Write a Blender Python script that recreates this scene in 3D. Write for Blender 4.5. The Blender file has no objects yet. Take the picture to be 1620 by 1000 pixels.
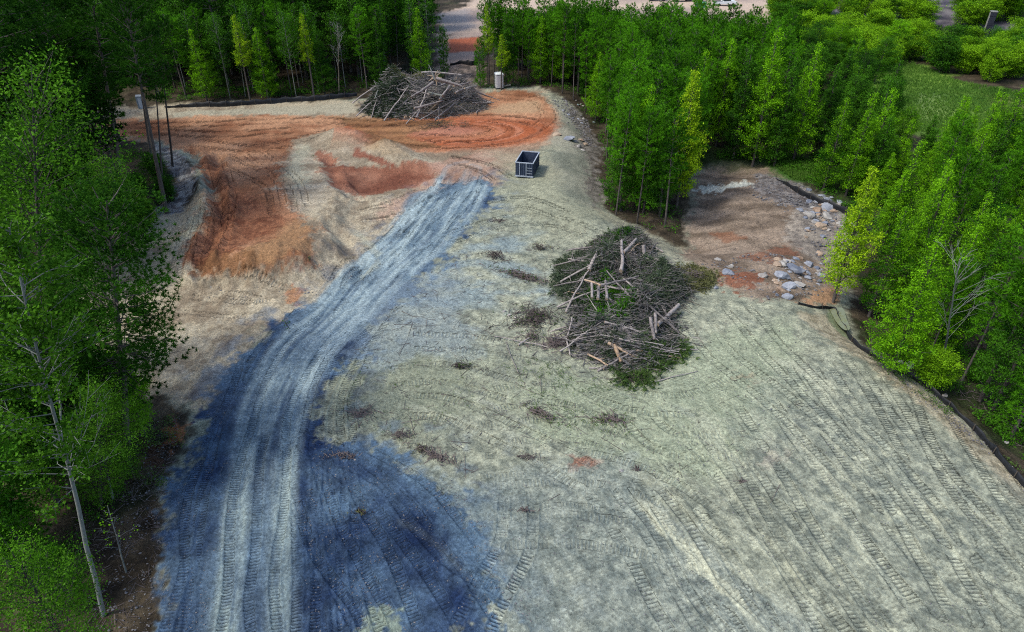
import bpy, math, random
import numpy as np
from mathutils import Vector, Matrix
R = math.radians
random.seed(7)
rng = np.random.default_rng(11)
S = bpy.context.scene
COL = S.collection

# ------------------------------------------------------------------ camera, sky, sun, exposure
CAMZ, PITCH, FPX = 27.0, R(33.0), 1080.0
cam = bpy.data.objects.new('camera', bpy.data.cameras.new('camera'))
COL.objects.link(cam); S.camera = cam
cam.location = (0, 0, CAMZ); cam.rotation_euler = (R(90) - PITCH, 0, 0)
cam.data.sensor_width = 36.0; cam.data.lens = 24.0
cam.data.clip_start = 0.3; cam.data.clip_end = 9000
SUN_EL, SUN_AZ = 55.0, -112.0           # azimuth clockwise from +Y: light comes from the left and a little behind
w = bpy.data.worlds.new('World'); S.world = w; w.use_nodes = True
nt = w.node_tree; nt.nodes.clear()
sky = nt.nodes.new('ShaderNodeTexSky'); sky.sky_type = 'NISHITA'; sky.sun_disc = False
sky.sun_elevation = R(SUN_EL); sky.sun_rotation = R(SUN_AZ); sky.air_density = 1.0; sky.dust_density = 2.0
bg = nt.nodes.new('ShaderNodeBackground'); bg.inputs['Strength'].default_value = 0.13
wo = nt.nodes.new('ShaderNodeOutputWorld')
nt.links.new(sky.outputs[0], bg.inputs[0]); nt.links.new(bg.outputs[0], wo.inputs[0])
sl = bpy.data.lights.new('sun', 'SUN'); sl.energy = 1.4; sl.angle = R(11); sl.color = (1.0, 0.95, 0.82)
sun = bpy.data.objects.new('sun', sl); COL.objects.link(sun)
a, e = R(SUN_AZ), R(SUN_EL)
sd_ = Vector((math.sin(a) * math.cos(e), math.cos(a) * math.cos(e), math.sin(e)))
sun.rotation_euler = sd_.to_track_quat('Z', 'Y').to_euler(); sun.location = (0, 0, 80)
S.view_settings.view_transform = 'Standard'; S.view_settings.look = 'None'
S.view_settings.gamma = 1; S.view_settings.use_curve_mapping = False
S.view_settings.exposure = 0.9
S.render.engine = 'CYCLES'
S.cycles.max_bounces = 5; S.cycles.diffuse_bounces = 2; S.cycles.transmission_bounces = 3
S.cycles.use_denoising = False; S.cycles.pixel_filter_type = 'BLACKMAN_HARRIS'; S.cycles.filter_width = 1.05

# ------------------------------------------------------------------ numbers
def lin(r, g, b):
    f = lambda c: (c / 255 / 12.92) if c / 255 <= 0.04045 else ((c / 255 + 0.055) / 1.055) ** 2.4
    return np.array([f(r), f(g), f(b)])
U32 = np.uint32
def _h(ix, iy, seed):
    h = ix.astype(U32) * U32(374761393) + iy.astype(U32) * U32(668265263) + U32((seed * 974711 + 12345) & 0xffffffff)
    h = (h ^ (h >> U32(13))) * U32(1274126177)
    h = (h ^ (h >> U32(15))) * U32(2246822519)
    return (h ^ (h >> U32(16))).astype(np.float32) / np.float32(4294967295.0)
def vn(x, y, seed=0):
    fx, fy = np.floor(x), np.floor(y)
    ix, iy = fx.astype(np.int64), fy.astype(np.int64)
    u, v = (x - fx).astype(np.float32), (y - fy).astype(np.float32)
    u = u * u * (3 - 2 * u); v = v * v * (3 - 2 * v)
    a_ = _h(ix, iy, seed); b_ = _h(ix + 1, iy, seed); c_ = _h(ix, iy + 1, seed); d_ = _h(ix + 1, iy + 1, seed)
    return (a_ + (b_ - a_) * u) * (1 - v) + (c_ + (d_ - c_) * u) * v
def fbm(x, y, per, seed=0, o=4, gain=0.55):
    """about -1..1, PER metres per cell"""
    s = 0.0; am = 1.0; t = 0.0
    for k in range(o):
        q = (2.03 ** k) / per
        s = s + am * (vn(x * q + 17.3 * k, y * q - 9.1 * k, seed + k) * 2 - 1); t += am; am *= gain
    return s / t * 1.5
def sst(a_, b_, v):
    t = np.clip((v - a_) / (b_ - a_), 0, 1); return t * t * (3 - 2 * t)

# world <-> photograph coordinates, used to measure where things stand
CP, SP = math.cos(PITCH), math.sin(PITCH)
def ray(px, py):
    X = (px - 810) / FPX; Y = (500 - py) / FPX
    return np.array([X, CP + Y * SP, -SP + Y * CP])
def Pz(px, py, z=0.0):
    d = ray(px, py); t = (z - CAMZ) / d[2]
    return np.array([d[0] * t, d[1] * t])
def flat(poly, z=0.0): return np.array([Pz(p[0], p[1], z) for p in poly])
def poly_sd(P, x, y, pad):
    """signed distance in metres to polygon P, positive inside"""
    out = np.full(x.shape, -1e3)
    m = (x > P[:, 0].min() - pad) & (x < P[:, 0].max() + pad) & (y > P[:, 1].min() - pad) & (y < P[:, 1].max() + pad)
    if not m.any(): return out
    X, Y = x[m], y[m]; d2 = np.full(X.shape, 1e9); ins = np.zeros(X.shape, bool)
    for i in range(len(P)):
        ax, ay = P[i]; bx, by = P[(i + 1) % len(P)]
        ex, ey = bx - ax, by - ay
        t = np.clip(((X - ax) * ex + (Y - ay) * ey) / (ex * ex + ey * ey + 1e-9), 0, 1)
        d2 = np.minimum(d2, (X - ax - t * ex) ** 2 + (Y - ay - t * ey) ** 2)
        if abs(by - ay) > 1e-9:
            c = ((ay > Y) != (by > Y)) & (X < (bx - ax) * (Y - ay) / (by - ay) + ax)
            ins ^= c
    out[m] = np.where(ins, 1, -1) * np.sqrt(d2)
    return out
def smooth_line(P, n=8):
    P = np.asarray(P, float)
    Q = np.vstack([2 * P[0] - P[1], P, 2 * P[-1] - P[-2]]); o = []
    for i in range(1, len(Q) - 2):
        for k in range(n):
            t = k / n
            o.append(0.5 * ((2 * Q[i]) + (-Q[i - 1] + Q[i + 1]) * t + (2 * Q[i - 1] - 5 * Q[i] + 4 * Q[i + 1] - Q[i + 2]) * t * t + (-Q[i - 1] + 3 * Q[i] - 3 * Q[i + 1] + Q[i + 2]) * t ** 3))
    o.append(P[-1]); return np.array(o)
def line_sd(P, x, y, maxd):
    """index mask, distance along P, signed distance across it"""
    m = (x > P[:, 0].min() - maxd) & (x < P[:, 0].max() + maxd) & (y > P[:, 1].min() - maxd) & (y < P[:, 1].max() + maxd)
    idx = np.nonzero(m)[0]
    X, Y = x[idx], y[idx]; best = np.full(X.shape, 1e9); s = np.zeros(X.shape); d = np.full(X.shape, 1e3); acc = 0.0
    for i in range(len(P) - 1):
        ax, ay = P[i]; ex, ey = P[i + 1] - P[i]; L = math.hypot(ex, ey) + 1e-9
        tr = ((X - ax) * ex + (Y - ay) * ey) / (L * L); t = np.clip(tr, 0, 1)
        q = (X - ax - t * ex) ** 2 + (Y - ay - t * ey) ** 2
        b = q < best
        best = np.where(b, q, best); s = np.where(b, acc + t * L, s)
        d = np.where(b, np.sqrt(q) * np.sign((X - ax) * ey - (Y - ay) * ex), d)
        acc += L
    k = np.abs(d) < maxd
    return idx[k], s[k], d[k], acc

# ------------------------------------------------------------------ the lie of the land
HOLLOW = flat([(1092, 400), (1098, 300), (1130, 268), (1200, 262), (1250, 300), (1345, 352), (1348, 400), (1325, 455), (1262, 462), (1200, 430), (1150, 415)], -2)
EASTWOOD = flat([(960, 140), (935, 185), (948, 235), (955, 330), (1010, 365), (1085, 395), (1085, 290), (1120, 262), (1215, 255), (1335, 330), (1370, 380), (1352, 420), (1352, 500), (1362, 535), (1480, 600), (1600, 700), (1760, 830), (2300, 1000), (2600, 300), (2000, 60), (960, 60)], -1.5)
REDPAD = flat([(190, 195), (540, 186), (575, 215), (640, 240), (560, 262), (545, 330), (518, 372), (490, 425), (400, 440), (300, 430), (278, 395), (318, 330), (310, 270), (270, 230), (190, 215)], 0.5)
BOWL = flat([(508, 236), (560, 250), (650, 262), (700, 268), (668, 300), (600, 312), (545, 300), (515, 275)], 0.3)
MOUNDS = [(612, 236, 1.5, 2.1), (560, 222, 1.1, 2.6), (530, 214, 0.8, 2.5), (640, 250, 0.7, 2.4), (480, 405, 0.5, 3), (350, 425, 0.6, 3.2), (430, 425, 0.7, 2.8), (640, 312, 0.6, 3.5), (590, 330, 0.5, 3.5),
          (905, 300, 0.5, 7), (560, 118, 0.4, 5), (1235, 395, 0.5, 2.5), (1165, 440, 0.3, 1.6), (790, 300, 0.25, 3), (960, 470, 0.5, 6)]
MW = [(*Pz(a_, b_, 0.3), c_, d_) for a_, b_, c_, d_ in MOUNDS]
def height(x, y):
    x = np.atleast_1d(np.asarray(x, float)); y = np.atleast_1d(np.asarray(y, float))
    z = np.zeros(x.shape)
    z -= 1.8 * sst(-5.5, 1.5, poly_sd(EASTWOOD, x, y, 8))
    z -= 1.3 * sst(-3, 3, poly_sd(HOLLOW, x, y, 5))
    wob = fbm(x, y, 3, 5, 3) * 0.8
    z += 0.9 * sst(-1.8, 1.0, poly_sd(REDPAD, x, y, 5) + wob) * sst(78, 60, y)
    z -= 0.4 * sst(-1.5, 2.0, poly_sd(BOWL, x, y, 4) + wob * 0.5)
    for mx, my, a_, r_ in MW:
        d2 = ((x - mx) ** 2 + (y - my) ** 2) / (r_ * r_)
        z += a_ * np.exp(-d2 * 1.2) * (1 + 0.35 * wob)
    z += fbm(x, y, 14, 3, 3) * 0.22 * sst(6, 30, np.hypot(x, y))
    return z
def h1(x, y): return float(height(x, y)[0])
def P(px, py):
    """the point of the ground that the photograph shows at (px, py)"""
    z = 0.0
    for _ in range(12):
        q = Pz(px, py, z); z = 0.5 * z + 0.5 * h1(*q)
    return q
def PW(poly):
    return np.array([P(*p) for p in poly])
def proj(x, y, z):
    dx, dy, dz = x, y, z - CAMZ
    dep = dy * CP - dz * SP; up = dy * SP + dz * CP
    return 810 + FPX * dx / dep, 500 - FPX * up / dep, dep

# ------------------------------------------------------------------ object helpers
def tag(o, label=None, cat=None, group=None, kind=None):
    if label: o['label'] = label
    if cat: o['category'] = cat
    if group: o['group'] = group
    if kind: o['kind'] = kind
    return o
def mesh_np(name, V, faces, mat=None, smooth=False, tint=None, color=None, midx=None, mats=None, extra=None):
    """faces: list of int arrays (n,k)"""
    me = bpy.data.meshes.new(name)
    V = np.asarray(V, np.float32)
    me.vertices.add(len(V)); me.vertices.foreach_set('co', V.ravel())
    lv = np.concatenate([f.ravel() for f in faces]).astype(np.int32)
    tot = np.concatenate([np.full(len(f), f.shape[1], np.int32) for f in faces])
    st = np.concatenate([[0], np.cumsum(tot)[:-1]]).astype(np.int32)
    me.loops.add(len(lv)); me.loops.foreach_set('vertex_index', lv)
    me.polygons.add(len(tot)); me.polygons.foreach_set('loop_start', st); me.polygons.foreach_set('loop_total', tot)
    if mats:
        for m in mats: me.materials.append(m)
        if midx is not None: me.polygons.foreach_set('material_index', midx.astype(np.int32))
    elif mat: me.materials.append(mat)
    for nm_, ar_ in (extra or {}).items():
        at = me.attributes.new(nm_, 'FLOAT', 'POINT'); at.data.foreach_set('value', np.asarray(ar_, np.float32))
    if tint is not None:
        at = me.attributes.new('tint', 'FLOAT', 'POINT'); at.data.foreach_set('value', np.asarray(tint, np.float32))
    if color is not None:
        at = me.attributes.new('albedo', 'FLOAT_COLOR', 'POINT')
        at.data.foreach_set('color', np.hstack([color, np.ones((len(color), 1))]).astype(np.float32).ravel())
    me.update(calc_edges=True)
    me.polygons.foreach_set('use_smooth', np.full(len(tot), smooth))
    return me
def link(name, me, parent=None, loc=(0, 0, 0), rot=(0, 0, 0), scale=(1, 1, 1)):
    o = bpy.data.objects.new(name, me); COL.objects.link(o)
    o.location = loc; o.rotation_euler = rot; o.scale = scale
    if parent: o.parent = parent
    return o
class Geo:
    def __init__(s): s.V = []; s.F = {3: [], 4: []}; s.n = 0; s.T = []
    def add(s, V, F, t=0.5):
        V = np.asarray(V, float); F = np.asarray(F, int)
        s.V.append(V); s.F[F.shape[1]].append(F + s.n); s.n += len(V)
        s.T.append(np.broadcast_to(np.asarray(t, float), (len(V),)))
    def box(s, c, d, rz=0.0, rx=0.0, t=0.5):
        q = np.array([(i, j, k) for i in (-.5, .5) for j in (-.5, .5) for k in (-.5, .5)]) * np.array(d)
        M = np.array(Matrix.Rotation(rz, 3, 'Z') @ Matrix.Rotation(rx, 3, 'X'))
        s.add(q @ M.T + np.array(c), [(0, 1, 3, 2), (4, 6, 7, 5), (0, 4, 5, 1), (2, 3, 7, 6), (0, 2, 6, 4), (1, 5, 7, 3)], t)
    def tube(s, P_, r_, n=6, cap=True, t=0.5):
        P_ = np.asarray(P_, float); r_ = np.broadcast_to(np.asarray(r_, float), (len(P_),))
        T = np.gradient(P_, axis=0); T /= np.linalg.norm(T, axis=1)[:, None] + 1e-9
        ref = np.array([0, 0, 1.0]) if abs(T[0][2]) < 0.8 else np.array([1.0, 0, 0])
        u = np.cross(T, ref); u /= np.linalg.norm(u, axis=1)[:, None] + 1e-9
        v = np.cross(T, u); an = np.arange(n) * 2 * math.pi / n
        ring = P_[:, None] + r_[:, None, None] * (u[:, None] * np.cos(an)[None, :, None] + v[:, None] * np.sin(an)[None, :, None])
        i = np.arange(len(P_) - 1)[:, None] * n; j = np.arange(n)[None]; k = (j + 1) % n
        F = np.stack([i + j, i + k, i + n + k, i + n + j], -1).reshape(-1, 4)
        s.add(ring.reshape(-1, 3), F, t)
        if cap:
            m = (len(P_) - 1) * n
            for b, c, fl in ((0, P_[0], 0), (m, P_[-1], 1)):
                jj = np.arange(n); kk = (jj + 1) % n
                W = np.vstack([ring.reshape(-1, 3)[b:b + n], c[None]])
                s.add(W, np.stack([jj, kk, np.full(n, n)], -1), np.array([1.0] * (n + 1)))
    def mesh(s, name, mat, smooth=False, tint=True):
        F = [np.vstack(f) for f in s.F.values() if f]
        return mesh_np(name, np.vstack(s.V), F, mat, smooth, np.concatenate(s.T) if tint else None)
def empty(name, loc, rz=0.0):
    o = bpy.data.objects.new(name, None); COL.objects.link(o); o.location = loc; o.rotation_euler = (0, 0, rz)
    o.empty_display_size = 0.3
    return o

# ------------------------------------------------------------------ materials
def N(nt_, t, **kw):
    n = nt_.nodes.new(t)
    for k, v in kw.items():
        if hasattr(n, k): setattr(n, k, v)
        else: n.inputs[k].default_value = v
    return n
def base_mat(name):
    m = bpy.data.materials.new(name); m.use_nodes = True
    return m, m.node_tree, m.node_tree.nodes['Principled BSDF']
def soil_material():
    m, t, p = base_mat('soil')
    L = t.links.new
    at = N(t, 'ShaderNodeAttribute', attribute_name='albedo')
    geo = N(t, 'ShaderNodeNewGeometry')
    n1 = N(t, 'ShaderNodeTexNoise', Scale=7.0, Detail=9.0, Roughness=0.78); L(geo.outputs['Position'], n1.inputs['Vector'])
    n2 = N(t, 'ShaderNodeTexVoronoi', Scale=9.0); L(geo.outputs['Position'], n2.inputs['Vector'])
    mr = N(t, 'ShaderNodeMapRange'); mr.inputs['From Min'].default_value = 0.3; mr.inputs['From Max'].default_value = 0.7
    mr.inputs['To Min'].default_value = 0.50; mr.inputs['To Max'].default_value = 1.50; L(n1.outputs['Fac'], mr.inputs['Value'])
    sp = N(t, 'ShaderNodeSeparateColor'); L(n2.outputs['Color'], sp.inputs[0])
    mr2 = N(t, 'ShaderNodeMapRange'); mr2.inputs['To Min'].default_value = 0.80; mr2.inputs['To Max'].default_value = 1.20; L(sp.outputs[0], mr2.inputs['Value'])
    mu = N(t, 'ShaderNodeMath', operation='MULTIPLY'); L(mr.outputs[0], mu.inputs[0]); L(mr2.outputs[0], mu.inputs[1])
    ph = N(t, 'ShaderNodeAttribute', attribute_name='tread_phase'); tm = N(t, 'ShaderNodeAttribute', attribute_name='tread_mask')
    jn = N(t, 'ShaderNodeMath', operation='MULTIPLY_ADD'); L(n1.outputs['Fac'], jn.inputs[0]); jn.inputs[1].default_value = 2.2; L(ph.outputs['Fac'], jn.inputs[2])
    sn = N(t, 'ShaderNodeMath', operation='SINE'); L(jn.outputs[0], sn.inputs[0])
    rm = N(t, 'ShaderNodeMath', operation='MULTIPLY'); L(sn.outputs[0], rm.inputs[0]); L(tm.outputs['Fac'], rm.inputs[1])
    rk = N(t, 'ShaderNodeMath', operation='MULTIPLY_ADD'); L(rm.outputs[0], rk.inputs[0]); rk.inputs[1].default_value = 0.17; rk.inputs[2].default_value = 1.0  # relief shading put into the tread colour: lighter crests, darker grooves
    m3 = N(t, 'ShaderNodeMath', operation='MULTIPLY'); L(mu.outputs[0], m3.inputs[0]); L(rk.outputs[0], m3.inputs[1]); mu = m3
    mx = N(t, 'ShaderNodeVectorMath', operation='SCALE'); L(at.outputs['Color'], mx.inputs[0]); L(mu.outputs[0], mx.inputs['Scale'])
    L(mx.outputs[0], p.inputs['Base Color'])
    bp = N(t, 'ShaderNodeBump', Strength=0.8, Distance=0.09); L(n1.outputs['Fac'], bp.inputs['Height'])
    b2 = N(t, 'ShaderNodeBump', Strength=0.35, Distance=0.03); L(n2.outputs['Distance'], b2.inputs['Height']); L(bp.outputs[0], b2.inputs['Normal'])
    b3 = N(t, 'ShaderNodeBump', Strength=0.9, Distance=0.035); L(rm.outputs[0], b3.inputs['Height']); L(b2.outputs[0], b3.inputs['Normal'])
    L(b3.outputs[0], p.inputs['Normal'])
    p.inputs['Roughness'].default_value = 0.95; p.inputs['Specular IOR Level'].default_value = 0.15
    return m
def leaf_material(name, dark, light, trans=0.3, rnd=0.5):
    m = bpy.data.materials.new(name); m.use_nodes = True; t = m.node_tree; t.nodes.clear(); L = t.links.new
    at = N(t, 'ShaderNodeAttribute', attribute_name='tint')
    oi = N(t, 'ShaderNodeObjectInfo')
    md = N(t, 'ShaderNodeMath', operation='MULTIPLY_ADD'); L(oi.outputs['Random'], md.inputs[0]); md.inputs[1].default_value = rnd; L(at.outputs['Fac'], md.inputs[2])
    cr = N(t, 'ShaderNodeValToRGB'); L(md.outputs[0], cr.inputs[0])
    cr.color_ramp.elements[0].position = 0.1; cr.color_ramp.elements[0].color = (*dark, 1)
    cr.color_ramp.elements[1].position = 1.25 if False else 1.0; cr.color_ramp.elements[1].color = (*light, 1)
    df = N(t, 'ShaderNodeBsdfDiffuse'); tr = N(t, 'ShaderNodeBsdfTranslucent'); gl = N(t, 'ShaderNodeBsdfGlossy', Roughness=0.5)
    gl.inputs[0].default_value = (0.5, 0.5, 0.5, 1)
    L(cr.outputs[0], df.inputs[0]); L(cr.outputs[0], tr.inputs[0])
    mx = N(t, 'ShaderNodeMixShader'); mx.inputs[0].default_value = trans; L(df.outputs[0], mx.inputs[1]); L(tr.outputs[0], mx.inputs[2])
    m2 = N(t, 'ShaderNodeMixShader'); m2.inputs[0].default_value = 0.008; L(mx.outputs[0], m2.inputs[1]); L(gl.outputs[0], m2.inputs[2])
    o = N(t, 'ShaderNodeOutputMaterial'); L(m2.outputs[0], o.inputs[0])
    return m
def wood_material(name, c0, c1, cut=(0.36, 0.27, 0.19), scale=6.0, rnd=0.3):
    """bark of two colours; tint near 1 is sawn or torn wood"""
    m, t, p = base_mat(name); L = t.links.new
    tc = N(t, 'ShaderNodeTexCoord')
    mp = N(t, 'ShaderNodeMapping'); mp.inputs['Scale'].default_value = (1, 1, 0.35); L(tc.outputs['Object'], mp.inputs[0])
    n1 = N(t, 'ShaderNodeTexNoise', Scale=scale, Detail=5.0, Roughness=0.7); L(mp.outputs[0], n1.inputs['Vector'])
    oi = N(t, 'ShaderNodeObjectInfo')
    md = N(t, 'ShaderNodeMath', operation='MULTIPLY_ADD'); L(oi.outputs['Random'], md.inputs[0]); md.inputs[1].default_value = rnd; L(n1.outputs['Fac'], md.inputs[2])
    cr = N(t, 'ShaderNodeValToRGB'); L(md.outputs[0], cr.inputs[0])
    cr.color_ramp.elements[0].position = 0.38; cr.color_ramp.elements[0].color = (*c0, 1)
    cr.color_ramp.elements[1].position = 0.78; cr.color_ramp.elements[1].color = (*c1, 1)
    at = N(t, 'ShaderNodeAttribute', attribute_name='tint')
    mr = N(t, 'ShaderNodeMapRange'); mr.inputs['From Min'].default_value = 0.8; mr.inputs['From Max'].default_value = 0.95; L(at.outputs['Fac'], mr.inputs['Value'])
    mc = N(t, 'ShaderNodeMix', data_type='RGBA'); L(mr.outputs[0], mc.inputs['Factor']); L(cr.outputs[0], mc.inputs['A']); mc.inputs['B'].default_value = (*cut, 1)
    L(mc.outputs['Result'], p.inputs['Base Color'])
    bp = N(t, 'ShaderNodeBump', Strength=0.6, Distance=0.03); L(n1.outputs['Fac'], bp.inputs['Height']); L(bp.outputs[0], p.inputs['Normal'])
    p.inputs['Roughness'].default_value = 0.9; p.inputs['Specular IOR Level'].default_value = 0.2
    return m
def plain(name, c, rough=0.6, metal=0.0, var=0.12, scale=4.0, spec=0.4, c2=None):
    m, t, p = base_mat(name); L = t.links.new
    tc = N(t, 'ShaderNodeTexCoord'); n1 = N(t, 'ShaderNodeTexNoise', Scale=scale, Detail=6.0, Roughness=0.65); L(tc.outputs['Object'], n1.inputs['Vector'])
    cr = N(t, 'ShaderNodeValToRGB'); L(n1.outputs['Fac'], cr.inputs[0])
    c = np.array(c); cb = np.array(c2) if c2 is not None else c * (1 + var)
    cr.color_ramp.elements[0].position = 0.35; cr.color_ramp.elements[0].color = (*(c * (1 - var)), 1)
    cr.color_ramp.elements[1].position = 0.68; cr.color_ramp.elements[1].color = (*cb, 1)
    L(cr.outputs[0], p.inputs['Base Color']); p.inputs['Roughness'].default_value = rough; p.inputs['Metallic'].default_value = metal
    p.inputs['Specular IOR Level'].default_value = spec
    return m
def rock_material(name, c0, c1):
    m, t, p = base_mat(name); L = t.links.new
    tc = N(t, 'ShaderNodeTexCoord'); n1 = N(t, 'ShaderNodeTexNoise', Scale=2.2, Detail=8.0, Roughness=0.7); L(tc.outputs['Object'], n1.inputs['Vector'])
    oi = N(t, 'ShaderNodeObjectInfo'); md = N(t, 'ShaderNodeMath', operation='MULTIPLY_ADD'); L(oi.outputs['Random'], md.inputs[0]); md.inputs[1].default_value = 0.25; L(n1.outputs['Fac'], md.inputs[2])
    cr = N(t, 'ShaderNodeValToRGB'); L(md.outputs[0], cr.inputs[0])
    cr.color_ramp.elements[0].position = 0.4; cr.color_ramp.elements[0].color = (*c0, 1)
    cr.color_ramp.elements[1].position = 0.75; cr.color_ramp.elements[1].color = (*c1, 1)
    L(cr.outputs[0], p.inputs['Base Color'])
    bp = N(t, 'ShaderNodeBump', Strength=0.7, Distance=0.08); L(n1.outputs['Fac'], bp.inputs['Height']); L(bp.outputs[0], p.inputs['Normal'])
    p.inputs['Roughness'].default_value = 0.9
    return m
M_SOIL = soil_material()
M_PINE_D = leaf_material('needles_dark', (0.005, 0.030, 0.004), (0.050, 0.165, 0.010), 0.22)
M_PINE = leaf_material('needles', (0.007, 0.050, 0.003), (0.110, 0.340, 0.010), 0.22)
M_LEAF = leaf_material('leaves', (0.012, 0.075, 0.003), (0.190, 0.460, 0.008), 0.28)
M_LEAF_Y = leaf_material('leaves_yellow_green', (0.060, 0.190, 0.004), (0.360, 0.560, 0.015), 0.32)
M_LEAF_D = leaf_material('leaves_dark', (0.005, 0.032, 0.004), (0.065, 0.205, 0.010), 0.22)
M_LEAF_M = leaf_material('leaves_mid', (0.004, 0.026, 0.003), (0.075, 0.205, 0.010), 0.22)
M_GRASS = leaf_material('meadow_grass', (0.040, 0.120, 0.015), (0.170, 0.320, 0.050), 0.3, .1)
M_LEAF_N = leaf_material('leaves_near', (0.005, 0.030, 0.003), (0.085, 0.235, 0.010), 0.22)
M_BUSH = leaf_material('shrub_leaves', (0.020, 0.100, 0.004), (0.230, 0.460, 0.012), 0.28)
M_CUT = leaf_material('cut_foliage', (0.030, 0.055, 0.030), (0.110, 0.145, 0.085), 0.25)
M_OLIVE = leaf_material('dry_foliage', (0.070, 0.085, 0.030), (0.230, 0.230, 0.100), 0.25)
M_WEED = leaf_material('weeds', (0.030, 0.070, 0.020), (0.130, 0.210, 0.050), 0.3)
M_BARK = wood_material('bark', (0.03, 0.027, 0.025), (0.12, 0.105, 0.095))
M_BARK_P = wood_material('pale_bark', (0.06, 0.066, 0.06), (0.22, 0.23, 0.21))
M_LOG = wood_material('log_wood', (0.09, 0.08, 0.08), (0.36, 0.32, 0.30))
M_TAN = wood_material('torn_wood', (0.24, 0.16, 0.10), (0.44, 0.32, 0.22))
M_TWIG = wood_material('twigs', (0.05, 0.047, 0.047), (0.29, 0.27, 0.255))
M_DARKTWIG = wood_material('dark_twigs', (0.025, 0.02, 0.02), (0.13, 0.105, 0.10))
M_ROCKB = rock_material('blue_rock', (0.08, 0.10, 0.15), (0.30, 0.32, 0.36))
M_ROCKT = rock_material('tan_rock', (0.20, 0.13, 0.09), (0.42, 0.32, 0.23))
M_ROCKP = rock_material('pale_rock', (0.19, 0.18, 0.17), (0.42, 0.40, 0.37))
M_FABRIC = plain('silt_fabric', (0.012, 0.014, 0.018), 0.6, var=0.4)
M_STAKE = plain('stake_wood', (0.09, 0.075, 0.06), 0.8)

# ------------------------------------------------------------------ ground
nA, nR = 860, 700
azf = np.linspace(R(-60), R(60), nA)
azb = np.linspace(R(60), R(300), 62)[1:-1]
AZ = np.concatenate([azf, azb])
dep = np.concatenate([np.linspace(R(66), R(30), 440)[:-1], np.linspace(R(30), R(4.0), 261)])
RR = np.concatenate([[0.05, 3, 6, 9], CAMZ / np.tan(dep), [450, 560, 750, 1100, 1700, 2800, 5000]])
A2, R2 = np.meshgrid(AZ, RR)
X = (np.sin(A2) * R2).ravel(); Y = (np.cos(A2) * R2).ravel()
Z = height(X, Y)
base_h = Z.copy()

col = np.empty((len(X), 3))
floor_n = fbm(X, Y, 1.2, 21, 4); big_n = fbm(X, Y, 9, 22, 4); mid_n = fbm(X, Y, 3.0, 23, 4); fine_n = fbm(X, Y, 0.45, 24, 3)
crumb = fine_n * 0.45 + fbm(X, Y, 0.22, 25, 2) * 0.3
def put(c, m):
    global col
    c = np.asarray(c); m = np.clip(m, 0, 1)[:, None]
    col = col * (1 - m) + (c if c.ndim == 2 else c[None]) * m
def mix(c0, c1, t): return c0[None] + (c1 - c0)[None] * np.clip(t, 0, 1)[:, None]
# woodland floor: dark litter, greener far away
col[:] = mix(lin(44, 38, 30), lin(92, 82, 66), sst(-0.9, 1.0, floor_n))
put(lin(38, 52, 24), sst(0.0, 0.7, mid_n) * 0.6)
put(lin(46, 66, 30), sst(180, 400, Y))
def patch(poly, c, edge=0.6, rough=1.0, alpha=1.0, noise=None, world=False):
    PP = poly if world else PW(poly)
    s = poly_sd(PP, X, Y, edge + rough * 2 + 1)
    nz = (mid_n if noise is None else noise) * rough + crumb * min(1.2, rough + .3)
    m = sst(-edge * .6, edge * .6, s + nz * (s > -900)) * alpha
    put(c, m); return m
CLEAR = PW([(150, 186), (270, 177), (420, 170), (570, 156), (700, 150), (770, 138), (850, 137), (905, 165), (930, 215), (944, 300), (960, 335), (1010, 362), (1082, 395), (1094, 330), (1090, 275), (1125, 258), (1210, 256), (1262, 288),
            (1345, 338), (1352, 380), (1330, 420), (1350, 470), (1338, 500), (1358, 540), (1410, 575), (1462, 607), (1530, 665), (1620, 762), (1760, 900), (2100, 1250), (1700, 1500), (700, 1500), (230, 1300), (246, 1000), (258, 850), (262, 780), (290, 700), (300, 655), (250, 625), (160, 600),
            (110, 520), (190, 430), (228, 370), (290, 335), (318, 300), (305, 262), (240, 225), (150, 215)])
sC = poly_sd(CLEAR, X, Y, 8)
mC = sst(-0.5, 0.5, sC + fine_n * 0.35 + mid_n * 0.5)
da = (P(1250, 1000) - P(1020, 750)); da /= np.linalg.norm(da); db = (P(900, 480) - P(640, 400)); db /= np.linalg.norm(db)
strk_a = fbm((X * da[0] + Y * da[1]) * .16, X * -da[1] + Y * da[0], .30, 26, 4); strk_b = fbm((X * db[0] + Y * db[1]) * .16, X * -db[1] + Y * db[0], .32, 27, 4)
wa = sst(-6, 4, X * 1.0 - (Y - 30) * .35); strk = strk_a * wa + strk_b * (1 - wa)
pale = mix(lin(126, 132, 118), lin(186, 188, 162), sst(-0.9, 0.9, 0.25 * mid_n + 0.30 * strk + 0.55 * fine_n))
pale = pale * (1 + 0.10 * big_n[:, None] + 0.10 * fine_n[:, None])
put(pale, mC)
# tan side left of the road
tan = mix(lin(144, 130, 110), lin(196, 184, 158), sst(-0.8, 0.9, mid_n + 0.6 * fine_n))
mT = patch([(110, 430), (250, 340), (330, 300), (330, 200), (150, 190), (150, 170), (560, 160), (860, 140), (900, 200), (860, 240), (780, 290), (700, 320), (600, 400), (520, 470), (420, 530), (320, 650), (150, 620)], tan, 1.5, 1.5)
put(pale, np.zeros(len(X)))
# greyish rubble rim beside the left wood
patch([(225, 345), (285, 335), (312, 298), (296, 250), (245, 225), (235, 250), (285, 280), (280, 315), (230, 335)], mix(lin(95, 92, 92), lin(165, 165, 162), sst(-.5, .6, fine_n)), 0.5, 0.6)
patch([(560, 162), (420, 170), (270, 178), (270, 187), (430, 182), (570, 178)], lin(178, 172, 150), 0.8, 0.5, 0.9)
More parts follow.
